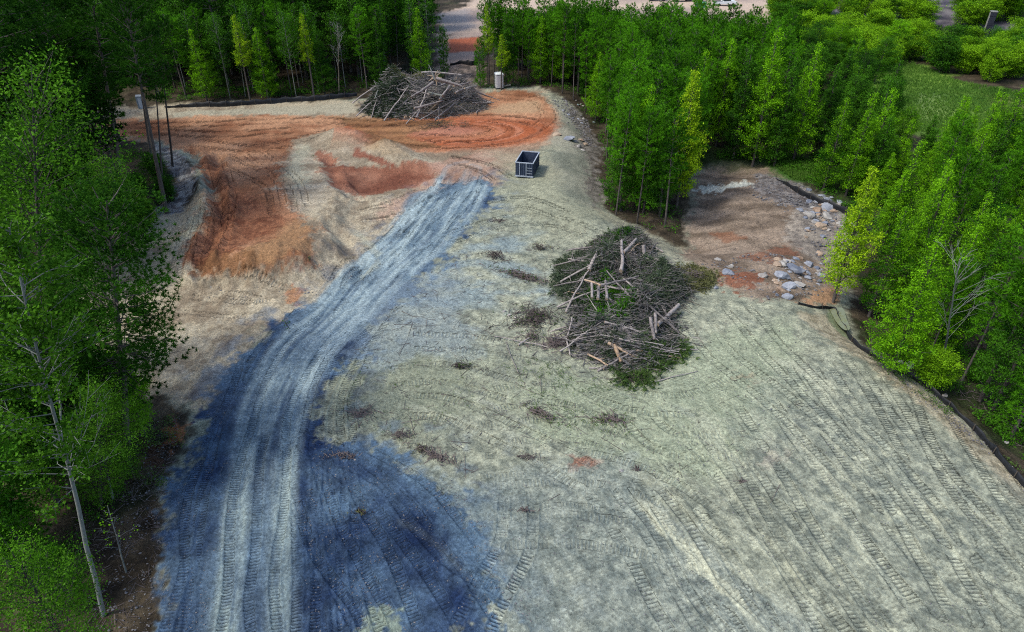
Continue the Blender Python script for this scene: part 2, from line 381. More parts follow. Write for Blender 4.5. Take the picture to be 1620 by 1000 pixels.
# red clay
clay = mix(lin(142, 96, 68), lin(196, 150, 116), sst(-0.8, 0.9, mid_n * 0.6 + fbm(X, Y, 6, 31, 4)))
clay2 = clay * (1 + 0.10 * fine_n[:, None])
str_n = fbm(X * 0.22, Y * 1.3, 1.6, 33, 4)
redm = patch([(150, 190), (275, 187), (420, 182), (540, 184), (600, 192), (690, 190), (770, 172), (745, 152), (800, 141), (852, 146), (882, 182), (876, 208), (850, 222), (800, 232), (730, 240), (660, 240), (600, 225), (560, 210), (520, 207), (470, 222), (455, 250), (450, 290), (470, 345), (508, 365), (492, 412), (430, 438), (335, 432), (300, 405), (318, 345), (340, 290), (300, 240), (240, 222), (150, 212)], clay2, 1.0, 1.1)
put(lin(196, 140, 104), redm * sst(0.1, 0.9, str_n) * 0.5)
put(lin(136, 84, 58), redm * sst(0.2, 0.9, -str_n) * 0.7)
patch([(300, 238), (345, 262), (385, 300), (430, 330), (450, 360), (400, 385), (360, 400), (330, 432), (305, 400), (328, 350), (340, 310)], mix(lin(116, 70, 50), lin(162, 108, 78), sst(-.6, .7, fine_n)), 0.9, 1.2, 0.85)
patch([(410, 385), (470, 350), (500, 360), (490, 400), (430, 425), (390, 420)], lin(170, 134, 98), 1.0, 0.8, 0.8)
patch([(340, 410), (400, 415), (420, 436), (350, 436), (315, 425)], lin(128, 92, 62), 0.7, 0.8, 0.8)
# grey-tan streaks of subsoil on the slope
patch([(470, 225), (520, 208), (585, 214), (640, 240), (560, 262), (525, 285), (560, 308), (480, 330), (450, 300), (455, 255)], mix(lin(146, 132, 112), lin(192, 180, 158), sst(-.6, .7, str_n + .4 * mid_n)), 0.8, 1.7, 0.75)
patch([(505, 238), (540, 262), (590, 265), (640, 258), (700, 262), (690, 285), (640, 300), (570, 312), (530, 298), (508, 268)], mix(lin(124, 74, 56), lin(166, 114, 90), sst(-.6, .7, mid_n)), 0.6, 1.0, 0.95)
patch([(560, 232), (600, 250), (625, 262), (610, 266), (560, 248)], lin(134, 70, 52), 0.3, 0.3, 0.8)
patch([(575, 236), (605, 246), (650, 250), (615, 225), (590, 226)], lin(178, 158, 128), 0.4, 0.4, 0.7)
# pink mixed soil before the dumpster
patch([(700, 300), (640, 330), (600, 345), (640, 310), (690, 275), (700, 245), (860, 232), (800, 262), (790, 292)], mix(lin(158, 122, 104), lin(190, 158, 138), sst(-.6, .7, mid_n)), 1.5, 1.5, 0.8)
patch([(590, 400), (640, 345), (680, 330), (600, 415), (560, 440)], lin(172, 136, 112), 0.8, 0.6, 0.6)
# ring of wheel tracks in the clay
pc = P(700, 206); e_r = None
PB = PW([(530, 203), (880, 203)]); ax_ = (PB[1][0] - PB[0][0]) / 2
PV = PW([(700, 184), (700, 236)]); ay_ = abs(PV[1][1] - PV[0][1]) / 2
rr_ = np.sqrt(((X - pc[0]) / ax_) ** 2 + ((Y - pc[1]) / ay_) ** 2)
ringm = np.exp(-((rr_ - 0.72) / 0.36) ** 2) * (X > pc[0] - ax_ * 0.9) * mC
put(lin(182, 98, 60), ringm * 0.8)
put(lin(205, 140, 110), ringm * sst(0.1, 0.8, np.sin(rr_ * 38 + mid_n)) * 0.65)
put(lin(130, 76, 50), ringm * sst(0.3, 0.9, -np.sin(rr_ * 27 + mid_n)) * 0.6)
put(lin(196, 134, 112), sst(0.42, 0.2, rr_) * mC * 0.6)
patch([(530, 185), (640, 188), (720, 190), (690, 200), (640, 215), (700, 232), (600, 228), (560, 205)], mix(lin(108, 84, 56), lin(160, 122, 84), sst(-.5, .6, str_n)), 1.0, 0.6, 0.75)
patch([(800, 165), (850, 160), (860, 178), (800, 180), (760, 178)], lin(188, 160, 126), 1.2, 0.5, 0.7)
# pale greenish shoulder right of the dumpster, its bank
patch([(880, 160), (905, 170), (930, 215), (944, 300), (930, 330), (880, 300), (862, 250), (880, 215), (890, 190)], mix(lin(128, 132, 118), lin(164, 164, 146), sst(-.6, .6, mid_n)), 1.2, 0.8, 0.9)
patch([(905, 175), (945, 215), (955, 300), (940, 330), (925, 260), (915, 210)], mix(lin(92, 88, 80), lin(140, 134, 126), sst(-.6, .6, fine_n)), 0.8, 1.2, 0.9)
patch([(940, 330), (1010, 360), (1090, 395), (1130, 420), (1090, 420), (1030, 395), (980, 365)], mix(lin(140, 138, 120), lin(176, 172, 146), sst(-.6, .6, fine_n)), 0.8, 0.6, 0.7)
# hollow
hm = patch([(1078, 400), (1094, 330), (1096, 280), (1125, 260), (1210, 258), (1262, 290), (1345, 342), (1352, 390), (1335, 440), (1345, 470), (1300, 470), (1265, 478), (1195, 470), (1130, 440), (1100, 415)], mix(lin(112, 98, 84), lin(164, 146, 128), sst(-0.7, 0.8, mid_n * .6 + fbm(X * 0.4, Y, 1.2, 41, 4))), 0.8, 0.8)
patch([(1290, 300), (1345, 340), (1345, 400), (1310, 420), (1260, 400), (1240, 360), (1260, 330)], mix(lin(128, 122, 116), lin(180, 170, 156), sst(-.5, .6, fine_n)), 0.8, 0.8, 0.8)
patch([(1195, 275), (1262, 290), (1345, 342), (1330, 350), (1240, 320), (1190, 300)], mix(lin(86, 84, 86), lin(150, 146, 144), sst(-.4, .5, fine_n)), 0.8, 0.8, 0.8)
patch([(1100, 300), (1120, 292), (1150, 290), (1185, 288), (1190, 293), (1150, 300), (1110, 304)], lin(205, 208, 196), 0.25, 0.5, 0.95, fine_n)
patch([(1140, 435), (1170, 428), (1200, 438), (1195, 456), (1155, 460)], lin(142, 88, 64), 0.3, 0.6, 0.8, fine_n)
patch([(1175, 408), (1220, 394), (1262, 392), (1260, 404), (1210, 414)], lin(138, 92, 70), 0.4, 0.6, 0.7, fine_n)
patch([(1125, 370), (1150, 366), (1180, 378), (1150, 384)], lin(140, 90, 62), 0.4, 0.4, 0.6)
patch([(1262, 480), (1330, 450), (1330, 470), (1310, 484)], lin(186, 146, 112), 0.4, 0.4, 0.9)
patch([(900, 728), (925, 724), (950, 732), (940, 740), (910, 742)], lin(166, 100, 72), 0.25, 0.25, 0.85, fine_n)
patch([(1165, 590), (1195, 594), (1190, 606), (1170, 604)], lin(160, 118, 100), 0.3, 0.3, 0.6, fine_n)
patch([(452, 455), (478, 462), (470, 482), (455, 478)], lin(178, 128, 92), 0.3, 0.3, 0.85, fine_n)
patch([(1205, 715), (1245, 715), (1240, 735), (1200, 735)], lin(172, 148, 138), 0.5, 0.4, 0.5, fine_n)
patch([(272, 660), (290, 668), (288, 700), (272, 715), (262, 700)], lin(160, 104, 66), 0.25, 0.3, 0.8, fine_n)
patch([(225, 690), (262, 700), (255, 740), (225, 750)], lin(110, 76, 56), 0.6, 0.5, 0.5, fine_n)
# edge strip along the silt fence: tan, weedy
patch([(1262, 492), (1330, 505), (1360, 550), (1462, 620), (1560, 705), (1650, 800), (1610, 790), (1480, 660), (1400, 600), (1320, 545)], mix(lin(150, 138, 112), lin(196, 184, 156), sst(-.5, .6, fine_n)), 0.7, 0.5, 0.8)
patch([(1310, 488), (1334, 494), (1340, 515), (1350, 540), (1325, 525), (1308, 500)], lin(126, 140, 104), 0.2, 0.1, 0.9)
# yellowish and greenish stains on the pad
patch([(780, 240), (870, 235), (890, 300), (960, 345), (880, 380), (800, 330)], lin(160, 160, 134), 2, 1.5, 0.5)
patch([(870, 560), (960, 600), (1080, 560), (1250, 520), (1250, 640), (1120, 760), (980, 740), (860, 680)], lin(166, 178, 146), 2, 2, 0.5)
patch([(700, 540), (900, 560), (1000, 640), (940, 700), (820, 660), (700, 600)], lin(138, 146, 120), 1.5, 1.5, 0.35 * sst(-0.2, 0.6, fine_n + 0.3))
patch([(520, 560), (680, 540), (760, 620), (720, 700), (600, 700), (520, 660)], lin(142, 148, 124), 1.2, 1.2, 0.6)
# far earthworks beyond the trees
far = mix(lin(160, 142, 134), lin(206, 184, 164), sst(-.7, .8, fbm(X * 0.3, Y * 0.8, 9, 51, 4)))
patch([(690, 110), (700, 60), (692, 25), (740, 5), (800, -30), (1240, -40), (1260, 10), (1240, 32), (1180, 40), (1010, 30), (900, 40), (760, 60), (755, 120)], far, 1.5, 2)
patch([(708, 62), (760, 58), (760, 80), (708, 84)], lin(176, 96, 66), 1.0, 0.5, 0.95)
patch([(695, 22), (740, 14), (750, 40), (700, 60)], lin(160, 156, 156), 2, 1, 0.6)
patch([(706, 102), (760, 100), (760, 150), (700, 150)], mix(lin(92, 84, 78), lin(146, 130, 120), sst(-.4, .5, fine_n)), 1.0, 1.0)
patch([(1240, 20), (1360, 40), (1480, 48), (1640, 62), (1640, 40), (1560, 20), (1480, -10), (1470, 30), (1240, 8)], mix(lin(76, 72, 84), lin(132, 126, 128), sst(-.5, .5, mid_n)), 1.5, 2.5, 0.9)
patch([(1470, 45), (1640, 58), (1640, 80), (1500, 60)], lin(110, 118, 88), 1.5, 2, 0.7)
patch([(1300, 38), (1345, 42), (1340, 58), (1310, 52)], lin(150, 122, 100), 1.5, 1, 0.8)
# meadow and grassy floor
gr = mix(lin(60, 100, 30), lin(128, 162, 66), sst(-.8, .9, big_n * 0.7 + mid_n * 0.6))
patch([(1360, 95), (1420, 90), (1520, 130), (1640, 150), (1640, 215), (1500, 215), (1400, 200), (1360, 150)], gr, 2.5, 2.5)
patch([(1440, 145), (1500, 148), (1510, 185), (1440, 190)], lin(128, 150, 92), 1.5, 1.5, 0.6)
patch([(1560, 150), (1640, 155), (1640, 200), (1570, 190)], lin(118, 112, 68), 1.5, 1.5, 0.5)
patch([(1200, 245), (1300, 255), (1310, 290), (1250, 285)], lin(66, 120, 26), 1.2, 1.2, 0.9)
patch([(1090, 235), (1400, 240), (1460, 330), (1370, 370), (1330, 330), (1215, 258), (1090, 262)], lin(44, 70, 26), 2, 2, 0.7)
patch([(1360, 545), (1480, 605), (1640, 745), (1700, 740), (1600, 640), (1480, 560), (1390, 530)], lin(48, 66, 30), 1, 1.5, 0.6)

# gravel road: a dark blue crushed-stone bed, pale driven lanes on it
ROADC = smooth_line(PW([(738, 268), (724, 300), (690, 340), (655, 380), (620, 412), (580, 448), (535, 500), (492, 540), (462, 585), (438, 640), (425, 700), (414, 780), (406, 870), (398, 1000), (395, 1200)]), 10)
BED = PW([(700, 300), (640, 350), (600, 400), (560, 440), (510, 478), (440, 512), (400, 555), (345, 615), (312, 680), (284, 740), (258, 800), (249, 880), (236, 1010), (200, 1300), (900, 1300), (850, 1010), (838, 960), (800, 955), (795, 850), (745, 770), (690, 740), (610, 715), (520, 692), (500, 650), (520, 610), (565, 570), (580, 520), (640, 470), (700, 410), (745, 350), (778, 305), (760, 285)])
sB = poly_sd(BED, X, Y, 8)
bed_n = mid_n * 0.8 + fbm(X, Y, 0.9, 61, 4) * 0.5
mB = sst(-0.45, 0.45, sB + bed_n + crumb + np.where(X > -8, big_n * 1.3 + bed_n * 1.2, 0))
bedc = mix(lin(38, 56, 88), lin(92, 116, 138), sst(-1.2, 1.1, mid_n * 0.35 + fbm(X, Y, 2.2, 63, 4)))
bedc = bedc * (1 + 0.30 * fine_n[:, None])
# scattered gravel thins out beyond the edge
thin = sst(-6, 0.3, sB) * sst(-0.1, 0.7, fbm(X, Y, 1.2, 65, 4) + 0.25 * fine_n) * 0.75
put(bedc, thin * mC)
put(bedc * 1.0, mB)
roadmask = mB.copy()
ia, ss, dd, Ltot = line_sd(ROADC, X, Y, 7.0)
wl = np.interp(ss, [0, 14, 32, 46, 90], [3.1, 3.4, 2.6, 2.1, 2.0])
lane_n = fbm(ss * 0.12, dd, 0.42, 71, 4); lane_w = fbm(ss * 0.3, dd * 0.3, 2.5, 73, 3)
edge_l = sst(0.35, -0.5, np.abs(dd + 0.12 * lane_w) - wl + lane_n * 0.35)
pal = mix(lin(112, 134, 148), lin(176, 194, 196), sst(-0.9, 0.8, lane_n + 0.35 * fine_n[ia]))
nearp = sst(34, 58, ss)[:, None]
pal = pal * (1 - nearp) + mix(lin(118, 136, 146), lin(160, 176, 170), sst(-0.9, 0.8, lane_n + 0.4 * fine_n[ia])) * nearp
two = np.exp(-((np.abs(dd + 0.05) - 1.15) / 0.62) ** 4)
mid_dark = sst(52, 62, ss) * sst(0.42, 0.0, np.abs(dd + 0.05) + 0.35 * fbm(ss, dd, 1.5, 75, 3))
am = edge_l * (1 - sst(30, 55, ss) * (1 - two) * 0.75) * (1 - 0.85 * mid_dark)
am *= 1 - sst(0.15, 0.8, fbm(ss * 0.06, dd, 0.5, 77, 3)) * 0.6 * (1 - nearp[:, 0] * 0.6)
am *= sst(-1, 9, ss + 5 * fbm(ss * 0.1, dd, 0.8, 78, 3))
mm = np.zeros(len(X)); mm[ia] = am
cc = col.copy(); cc[ia] = pal
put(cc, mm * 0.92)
roadmask = np.maximum(roadmask, mm)
# wash of blue stone dust to the right of the road
patch([(700, 420), (800, 330), (900, 420), (880, 480), (760, 500), (660, 480)], lin(140, 162, 172), 2.5, 2, 0.55 * sst(-0.5, 0.5, fbm(X * 0.5, Y, 1.5, 79, 4)))
patch([(600, 440), (720, 430), (760, 560), (640, 580), (560, 560)], lin(142, 158, 166), 2, 1.8, 0.5)
patch([(620, 720), (800, 760), (850, 880), (860, 1000), (780, 1000)], lin(118, 144, 160), 1.5, 1.5, 0.4)
patch([(590, 960), (630, 975), (640, 1010), (580, 1010)], lin(150, 162, 140), 0.4, 0.3, 0.8, fine_n)
patch([(780, 960), (830, 985), (860, 1010), (810, 1010)], lin(168, 172, 150), 0.4, 0.3, 0.8, fine_n)
# grey gravel sheet over the foreground pad
patch([(740, 740), (1000, 720), (1100, 860), (1300, 1010), (1250, 1100), (820, 1100), (830, 950), (790, 860)], mix(lin(120, 130, 124), lin(162, 169, 156), sst(-.8, .8, fine_n * .8 + strk * .45)), 1.5, 1.2, 0.75)
patch([(1180, 620), (1320, 560), (1640, 800), (1640, 1000), (1350, 1000), (1180, 820)], mix(lin(122, 130, 120), lin(176, 180, 158), sst(-.8, .8, fine_n * .8 + strk * .45)), 2, 1.5, 0.6)

# relief: clods, ruts, tread marks
rough_all = sst(1.0, -1.5, sC)
near = sst(150, 60, R2.ravel())
clay_rough = np.clip(redm, 0, 1)
Z += near * (0.035 * fbm(X, Y, 0.5, 81, 3) + 0.05 * fbm(X, Y, 1.5, 82, 4)) * (1 + 1.2 * rough_all)
Z += near * hm * 0.12 * fbm(X * 0.6, Y, 1.4, 83, 4)
ridg = 1 - np.abs(fbm(X, Y, 2.6, 84, 4))
sR = poly_sd(REDPAD, X, Y, 6)
Z += 0.22 * near * ridg * sst(-3.5, 0.5, sR) * sst(5, 0, sR) * sst(80, 62, Y)
sl2 = sst(-2, 2, poly_sd(PW([(340, 440), (520, 380), (560, 440), (500, 500), (420, 560), (330, 640), (270, 620), (240, 500), (270, 440)]), X, Y, 5))
Z += sl2 * 0.10 * near * (fbm(X, Y, 1.2, 85, 4) + ridg * 0.6)
for pl, am_ in (([(345, 250), (335, 300), (352, 340), (335, 380), (318, 430)], 0.35), ([(520, 255), (540, 300), (600, 312), (690, 290)], 0.2),
                ([(520, 355), (540, 380), (570, 420), (565, 440)], 0.22), ([(300, 240), (322, 270), (345, 305), (350, 340)], 0.25)):
    i_, s_, d_, L_ = line_sd(smooth_line(PW(pl)), X, Y, 2.5)
    Z[i_] -= am_ * np.exp(-(d_ / 0.45) ** 2) * (1 + 0.5 * mid_n[i_]); Z[i_] += am_ * 0.7 * np.exp(-((np.abs(d_) - 1.1) / 0.4) ** 2) * (1 + fine_n[i_])
# road ruts
Z[ia] += (0.05 * lane_n - 0.07 * np.exp(-((np.abs(dd) - 1.15) / 0.35) ** 2)) * sst(3.2, 2.2, np.abs(dd))
Z += 0.03 * mB
steep = sst(-3.5, 0.5, sR) * sst(6, 0, sR) + np.clip(hm, 0, 1) * .4 + redm * .5
Z += near * np.clip(steep, 0, 1.3) * (0.07 * (1 - 2 * np.abs(fbm(X, Y, 0.9, 86, 3))) + 0.05 * fbm(X, Y, 0.35, 87, 2))
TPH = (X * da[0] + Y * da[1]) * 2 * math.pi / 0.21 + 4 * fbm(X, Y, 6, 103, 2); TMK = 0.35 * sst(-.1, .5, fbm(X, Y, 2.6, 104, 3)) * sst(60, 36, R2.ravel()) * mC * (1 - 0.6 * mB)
def track(pl, gauge=0.5, wid=0.5, lam=0.19, dep_=0.035, tint_=0.13, chev=0.0, world=False, twin=2.0, light=0.0):
    """a tracked or tyred machine's two runs of tread"""
    L0 = smooth_line(pl if world else PW(pl), 6)
    i_, s_, d_, Lt = line_sd(L0, X, Y, twin / 2 + wid)
    if len(i_) == 0: return
    end = sst(0, 0.8, s_) * sst(0, 0.8, Lt - s_)
    for off in ((-twin / 2, twin / 2) if twin > 0 else (0,)):
        q = d_ - off
        m_ = sst(wid / 2 + 0.06, wid / 2 - 0.04, np.abs(q)) * end
        patchy = sst(-0.6, 0.5, fbm(X[i_], Y[i_], 2.5, 91, 2))
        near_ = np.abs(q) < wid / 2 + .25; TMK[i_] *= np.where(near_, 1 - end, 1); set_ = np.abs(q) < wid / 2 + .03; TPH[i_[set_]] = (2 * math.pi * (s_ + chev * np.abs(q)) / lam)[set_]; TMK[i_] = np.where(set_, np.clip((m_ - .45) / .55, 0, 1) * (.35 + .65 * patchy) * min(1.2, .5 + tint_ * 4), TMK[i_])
        Z[i_] += m_ * (-dep_ * 0.6) + dep_ * 0.9 * np.exp(-((np.abs(q) - wid / 2 - 0.06) / 0.06) ** 2) * end
        f_ = 1 + m_ * patchy * light
        col[i_] *= f_[:, None]
RD = ROADC
def along(s0, s1, off, n=7, wob=0.25):
    seg = np.linalg.norm(np.diff(RD, axis=0), axis=1); cs = np.concatenate([[0], np.cumsum(seg)])
    q = np.linspace(s0, s1, n); x_ = np.interp(q, cs, RD[:, 0]); y_ = np.interp(q, cs, RD[:, 1])
    tx = np.gradient(x_); ty = np.gradient(y_); l = np.hypot(tx, ty)
    o = off + np.random.default_rng(int(abs(off * 997) + s0 * 13)).normal(0, wob, n)
    return np.stack([x_ + ty / l * o, y_ - tx / l * o], 1)
LR = Ltot
for s0, s1, o_, tw in ((LR * .50, LR, -3.4, 0), (LR * .5, LR, -2.9, 0), (LR * .45, LR, -3.9, 0), (LR * .55, LR, -2.5, 0), (LR * .55, LR, 2.75, 0), (LR * .5, LR, 3.1, 0), (LR * .6, LR, 3.4, 0), (LR * .7, LR, 0.1, 0),
                       (LR * .55, LR, -4.6, 0), (LR * .52, LR, -1.9, 0), (LR * .5, LR, 1.2, 0), (LR * .5, LR, -1.1, 0)):
    track(along(s0, s1, o_, 9, 0.14), wid=0.42, lam=0.17, twin=tw, world=True, dep_=0.04, tint_=0.16, chev=0.0, light=0.08)
for i in range(10):
    track(along(LR * random.uniform(0.0, .1), LR * random.uniform(.35, .6), random.uniform(-2.6, 2.6), 8, 0.25), wid=0.35, lam=0.3, twin=0, world=True, dep_=0.06, tint_=0.05, light=random.choice([-.12, .12, .15]))
for pl in ([(500, 700), (560, 745), (620, 800), (700, 900), (770, 1010)], [(520, 720), (545, 800), (590, 880), (620, 960), (640, 1020)], [(490, 760), (520, 850), (600, 1000)], [(560, 720), (660, 780), (740, 880)],
           [(820, 780), (815, 860), (780, 930), (740, 1010)], [(600, 760), (660, 840), (720, 900), (800, 940)], [(470, 800), (500, 880), (560, 960), (580, 1010)]):
    track(pl, wid=0.5, lam=0.18, twin=0 if random.random() < .4 else 1.5, dep_=0.045, tint_=0.14, light=0.08)
for i in range(22):
    x0 = 960 + i * 33 + random.uniform(-15, 15); y0 = 750 - i * 17 + random.uniform(-25, 25)
    pl = [(x0, y0), (x0 + 70, y0 + 100), (x0 + 150 + random.uniform(-20, 20), y0 + 215), (x0 + 260 + random.uniform(-20, 30), y0 + 340 + random.uniform(0, 60))]
    track(pl, wid=0.55, lam=0.2, twin=random.choice([1.6, 1.9]), dep_=0.035, tint_=0.15, light=random.choice([-.06, 0, .06, .14]))
for i in range(5):
    y0 = 640 + i * 50
    pl = [(730 + i * 10, y0), (880 + i * 12, y0 - 10 + random.uniform(-10, 10)), (1010 + i * 14, y0 + 30), (1100 + i * 18, y0 + 95)]
    track(pl, wid=0.55, lam=0.2, twin=1.7, dep_=0.012, tint_=0.05, light=random.uniform(-0.03, 0.06))
for pl in ([(1000, 650), (1060, 700), (1200, 705)], [(880, 560), (960, 620), (1080, 640), (1200, 600)], [(1100, 500), (1140, 560), (1240, 640), (1400, 800)], [(1160, 480), (1230, 560), (1360, 690), (1500, 850)],
           [(1010, 770), (1060, 830), (1120, 930), (1200, 1010)], [(640, 640), (720, 650), (830, 700), (940, 760)], [(600, 600), (700, 590), (820, 620)], [(640, 540), (760, 545), (860, 560)],
           [(300, 460), (380, 455), (450, 470)], [(280, 480), (380, 490), (440, 485)], [(700, 380), (800, 350), (880, 350), (960, 380)], [(760, 330), (830, 320), (900, 345)],
           [(320, 330), (305, 380), (290, 430)], [(330, 320), (322, 380), (300, 440)]):
    track(pl, wid=0.55, lam=0.24, twin=1.8, dep_=0.04, tint_=0.10, light=0.06)
for pl in ([(200, 200), (330, 196), (480, 190), (600, 196)], [(200, 206), (340, 212), (470, 206)], [(300, 225), (400, 235), (460, 225), (540, 205)], [(350, 250), (430, 290), (450, 340)], [(400, 240), (450, 280), (470, 330)],
           [(600, 196), (700, 188), (790, 186), (850, 196), (820, 218), (720, 230), (620, 222)], [(640, 205), (720, 194), (780, 198), (790, 208), (730, 220), (650, 216)], [(780, 150), (850, 158), (870, 185), (850, 205)], [(700, 250), (760, 262), (800, 285)], [(560, 345), (640, 325), (720, 280)], [(340, 260), (352, 310), (340, 380), (330, 420)]):
    track(pl, wid=0.6, lam=0.45, twin=2.0, dep_=0.09, tint_=0.10, light=random.choice([-.16, .12]))
# long dust-pale scrapes left by the blade
for pl, w_, a_ in (([(1000, 770), (1045, 825), (1100, 890), (1160, 950), (1215, 1015)], 0.38, .9), ([(1110, 870), (1180, 910), (1240, 960), (1300, 1010)], 0.3, .5), ([(1130, 790), (1200, 860), (1260, 900)], .2, .5), ([(1240, 670), (1330, 780), (1440, 900)], .25, .4),
                   ([(1180, 640), (1270, 760), (1360, 860), (1420, 960)], .22, .4), ([(1400, 740), (1490, 830), (1560, 920)], .25, .4), ([(1060, 640), (1130, 690), (1150, 760)], .8, .4), ([(1200, 560), (1290, 600), (1330, 640)], .5, .5),
                   ([(620, 640), (700, 655), (780, 690)], .35, .4), ([(480, 225), (470, 260), (480, 300)], .8, .4), ([(560, 450), (600, 410), (560, 360)], .35, .35), ([(280, 400), (300, 370), (330, 310)], 0.7, .5)):
    i_, s_, d_, L_ = line_sd(smooth_line(PW(pl)), X, Y, w_ * 4 + .5)
    wv_ = w_ * (1 + 0.9 * fbm(X[i_], Y[i_], 0.8, 95, 3))
    m_ = sst(1.3, 0.6, np.abs(d_ + 0.25 * mid_n[i_]) / np.maximum(wv_, 0.05)) * sst(0, 2, s_) * sst(0, 2, L_ - s_) * a_
    col[i_] = col[i_] * (1 - m_[:, None]) + lin(198, 200, 174)[None] * m_[:, None]; Z[i_] += 0.04 * m_
for k in range(26):      # faint blade streaks curving over the pad
    x0, y0 = random.uniform(560, 1300), random.uniform(420, 820)
    pl = [(x0, y0), (x0 + 90, y0 + random.uniform(5, 40)), (x0 + 190, y0 + random.uniform(40, 120))]
    w_ = random.uniform(.1, .3); cdk = random.choice([lin(112, 122, 122), lin(120, 124, 104), lin(194, 198, 178)])
    i_, s_, d_, L_ = line_sd(smooth_line(PW(pl)), X, Y, 1.5)
    m_ = np.exp(-(d_ / w_) ** 2) * sst(0, 2, s_) * sst(0, 2, L_ - s_) * 0.35 * sst(-.4, .5, fbm(X[i_], Y[i_], 1.0, 96, 3))
    col[i_] = col[i_] * (1 - m_[:, None]) + cdk[None] * m_[:, None]
    Z[i_] += (-0.05 if cdk[0] < .3 else .03) * m_
speck = sst(0.62, 0.9, vn(X * 5.5, Y * 5.5, 99) * 0.6 + vn(X * 2.1, Y * 2.1, 98) * 0.4)
col *= (1 - 0.30 * speck * mC)[:, None]
speck2 = sst(0.74, 0.95, vn(X * 6.5, Y * 6.5, 101))
GK = 0.80
col = np.clip(col * GK, 0.01, 0.8)

nc, nr = len(AZ), len(RR)
ii, jj = np.meshgrid(np.arange(nr - 1), np.arange(nc), indexing='ij')
kk = (jj + 1) % nc
Fq = np.stack([ii * nc + jj, ii * nc + kk, (ii + 1) * nc + kk, (ii + 1) * nc + jj], -1).reshape(-1, 4)
cen = Fq[:, 0]
reg = np.zeros(len(X), int)
reg[mC < 0.5] = 1
reg[(redm > 0.5) & (mC >= 0.5)] = 2
reg[roadmask > 0.5] = 3
VV = np.stack([X, Y, Z], 1)
for k, (nm, lb) in enumerate((('ground', 'graded pale grey and tan dirt of the cleared site'), ('forest_floor', 'dark leaf litter and low growth under the trees'),
                              ('clay_clearing', 'scraped orange-red clay at the far end of the site'), ('gravel_road', 'blue-grey crushed stone road with pale driven lanes'))):
    f = Fq[reg[cen] == k]
    u, inv = np.unique(f, return_inverse=True)
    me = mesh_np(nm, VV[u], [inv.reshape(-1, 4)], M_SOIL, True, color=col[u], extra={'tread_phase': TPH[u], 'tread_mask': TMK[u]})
    tag(link(nm, me), lb, kind='structure')
base_f = height
def gz(x, y):
    return h1(x, y)
print('ground done', len(X))

# ------------------------------------------------------------------ trees: prototypes
def leaf_quads(C, size, rg, flat_=0.3, tri=False):
    """one rhombic leaf (4 corners) at each of the centres C"""
    n = len(C)
    nrm = rg.normal(0, 1, (n, 3)); nrm[:, 2] = np.abs(nrm[:, 2]) + flat_; nrm /= np.linalg.norm(nrm, axis=1)[:, None]
    a_ = np.cross(nrm, rg.normal(0, 1, (n, 3))); a_ /= np.linalg.norm(a_, axis=1)[:, None] + 1e-9
    b_ = np.cross(nrm, a_); s_ = size * rg.uniform(0.6, 1.35, n)[:, None]
    if tri:
        V = np.stack([C - a_ * s_ * 0.45 - b_ * s_ * .3, C - a_ * s_ * .45 + b_ * s_ * .3, C + a_ * s_ * 0.6], 1)
        return V.reshape(-1, 3), np.arange(n * 3).reshape(-1, 3)
    V = np.stack([C - a_ * s_ * 0.5, C + b_ * s_ * 0.3 - a_ * s_ * .05, C + a_ * s_ * 0.5, C - b_ * s_ * 0.3 - a_ * s_ * .05], 1)
    return V.reshape(-1, 3), np.arange(n * 4).reshape(-1, 4)
def tufts(C, D, ln, wd, nb, rg, up=0.35, spread=0.9):
    """needle tufts: NB blades fan out of each centre C round direction D"""
    n = len(C); C = np.repeat(C, nb, 0); D = np.repeat(D, nb, 0)
    d = D * 0.7 + rg.normal(0, spread * 0.6, (n * nb, 3)); d[:, 2] += up; d /= np.linalg.norm(d, axis=1)[:, None]
    s_ = np.cross(d, rg.normal(0, 1, (n * nb, 3))); s_ /= np.linalg.norm(s_, axis=1)[:, None] + 1e-9
    l = ln * rg.uniform(0.6, 1.2, n * nb)[:, None]
    V = np.stack([C + d * l * .1 - s_ * wd * 0.6, C + d * l * .1 + s_ * wd * 0.6, C + d * l], 1)
    return V.reshape(-1, 3), np.arange(n * nb * 3).reshape(-1, 3)
def crown_mesh(name, V, F, tint, mat):
    return mesh_np(name, V, [F], mat, False, tint)
def trunk_curve(h, r0, rg, bend=0.02, n=7, lean=(0, 0)):
    z = np.linspace(-0.3, h, n); t = z / h
    off = np.cumsum(rg.normal(0, bend * h / n, (n, 2)), 0); off -= off[0]
    Pn = np.stack([off[:, 0] + lean[0] * t, off[:, 1] + lean[1] * t, z], 1)
    return Pn, r0 * (1 - 0.88 * np.clip(t, 0, 1)) + 0.008
def at_curve(Pn, z): return np.array([np.interp(z, Pn[:, 2], Pn[:, 0]), np.interp(z, Pn[:, 2], Pn[:, 1]), z])
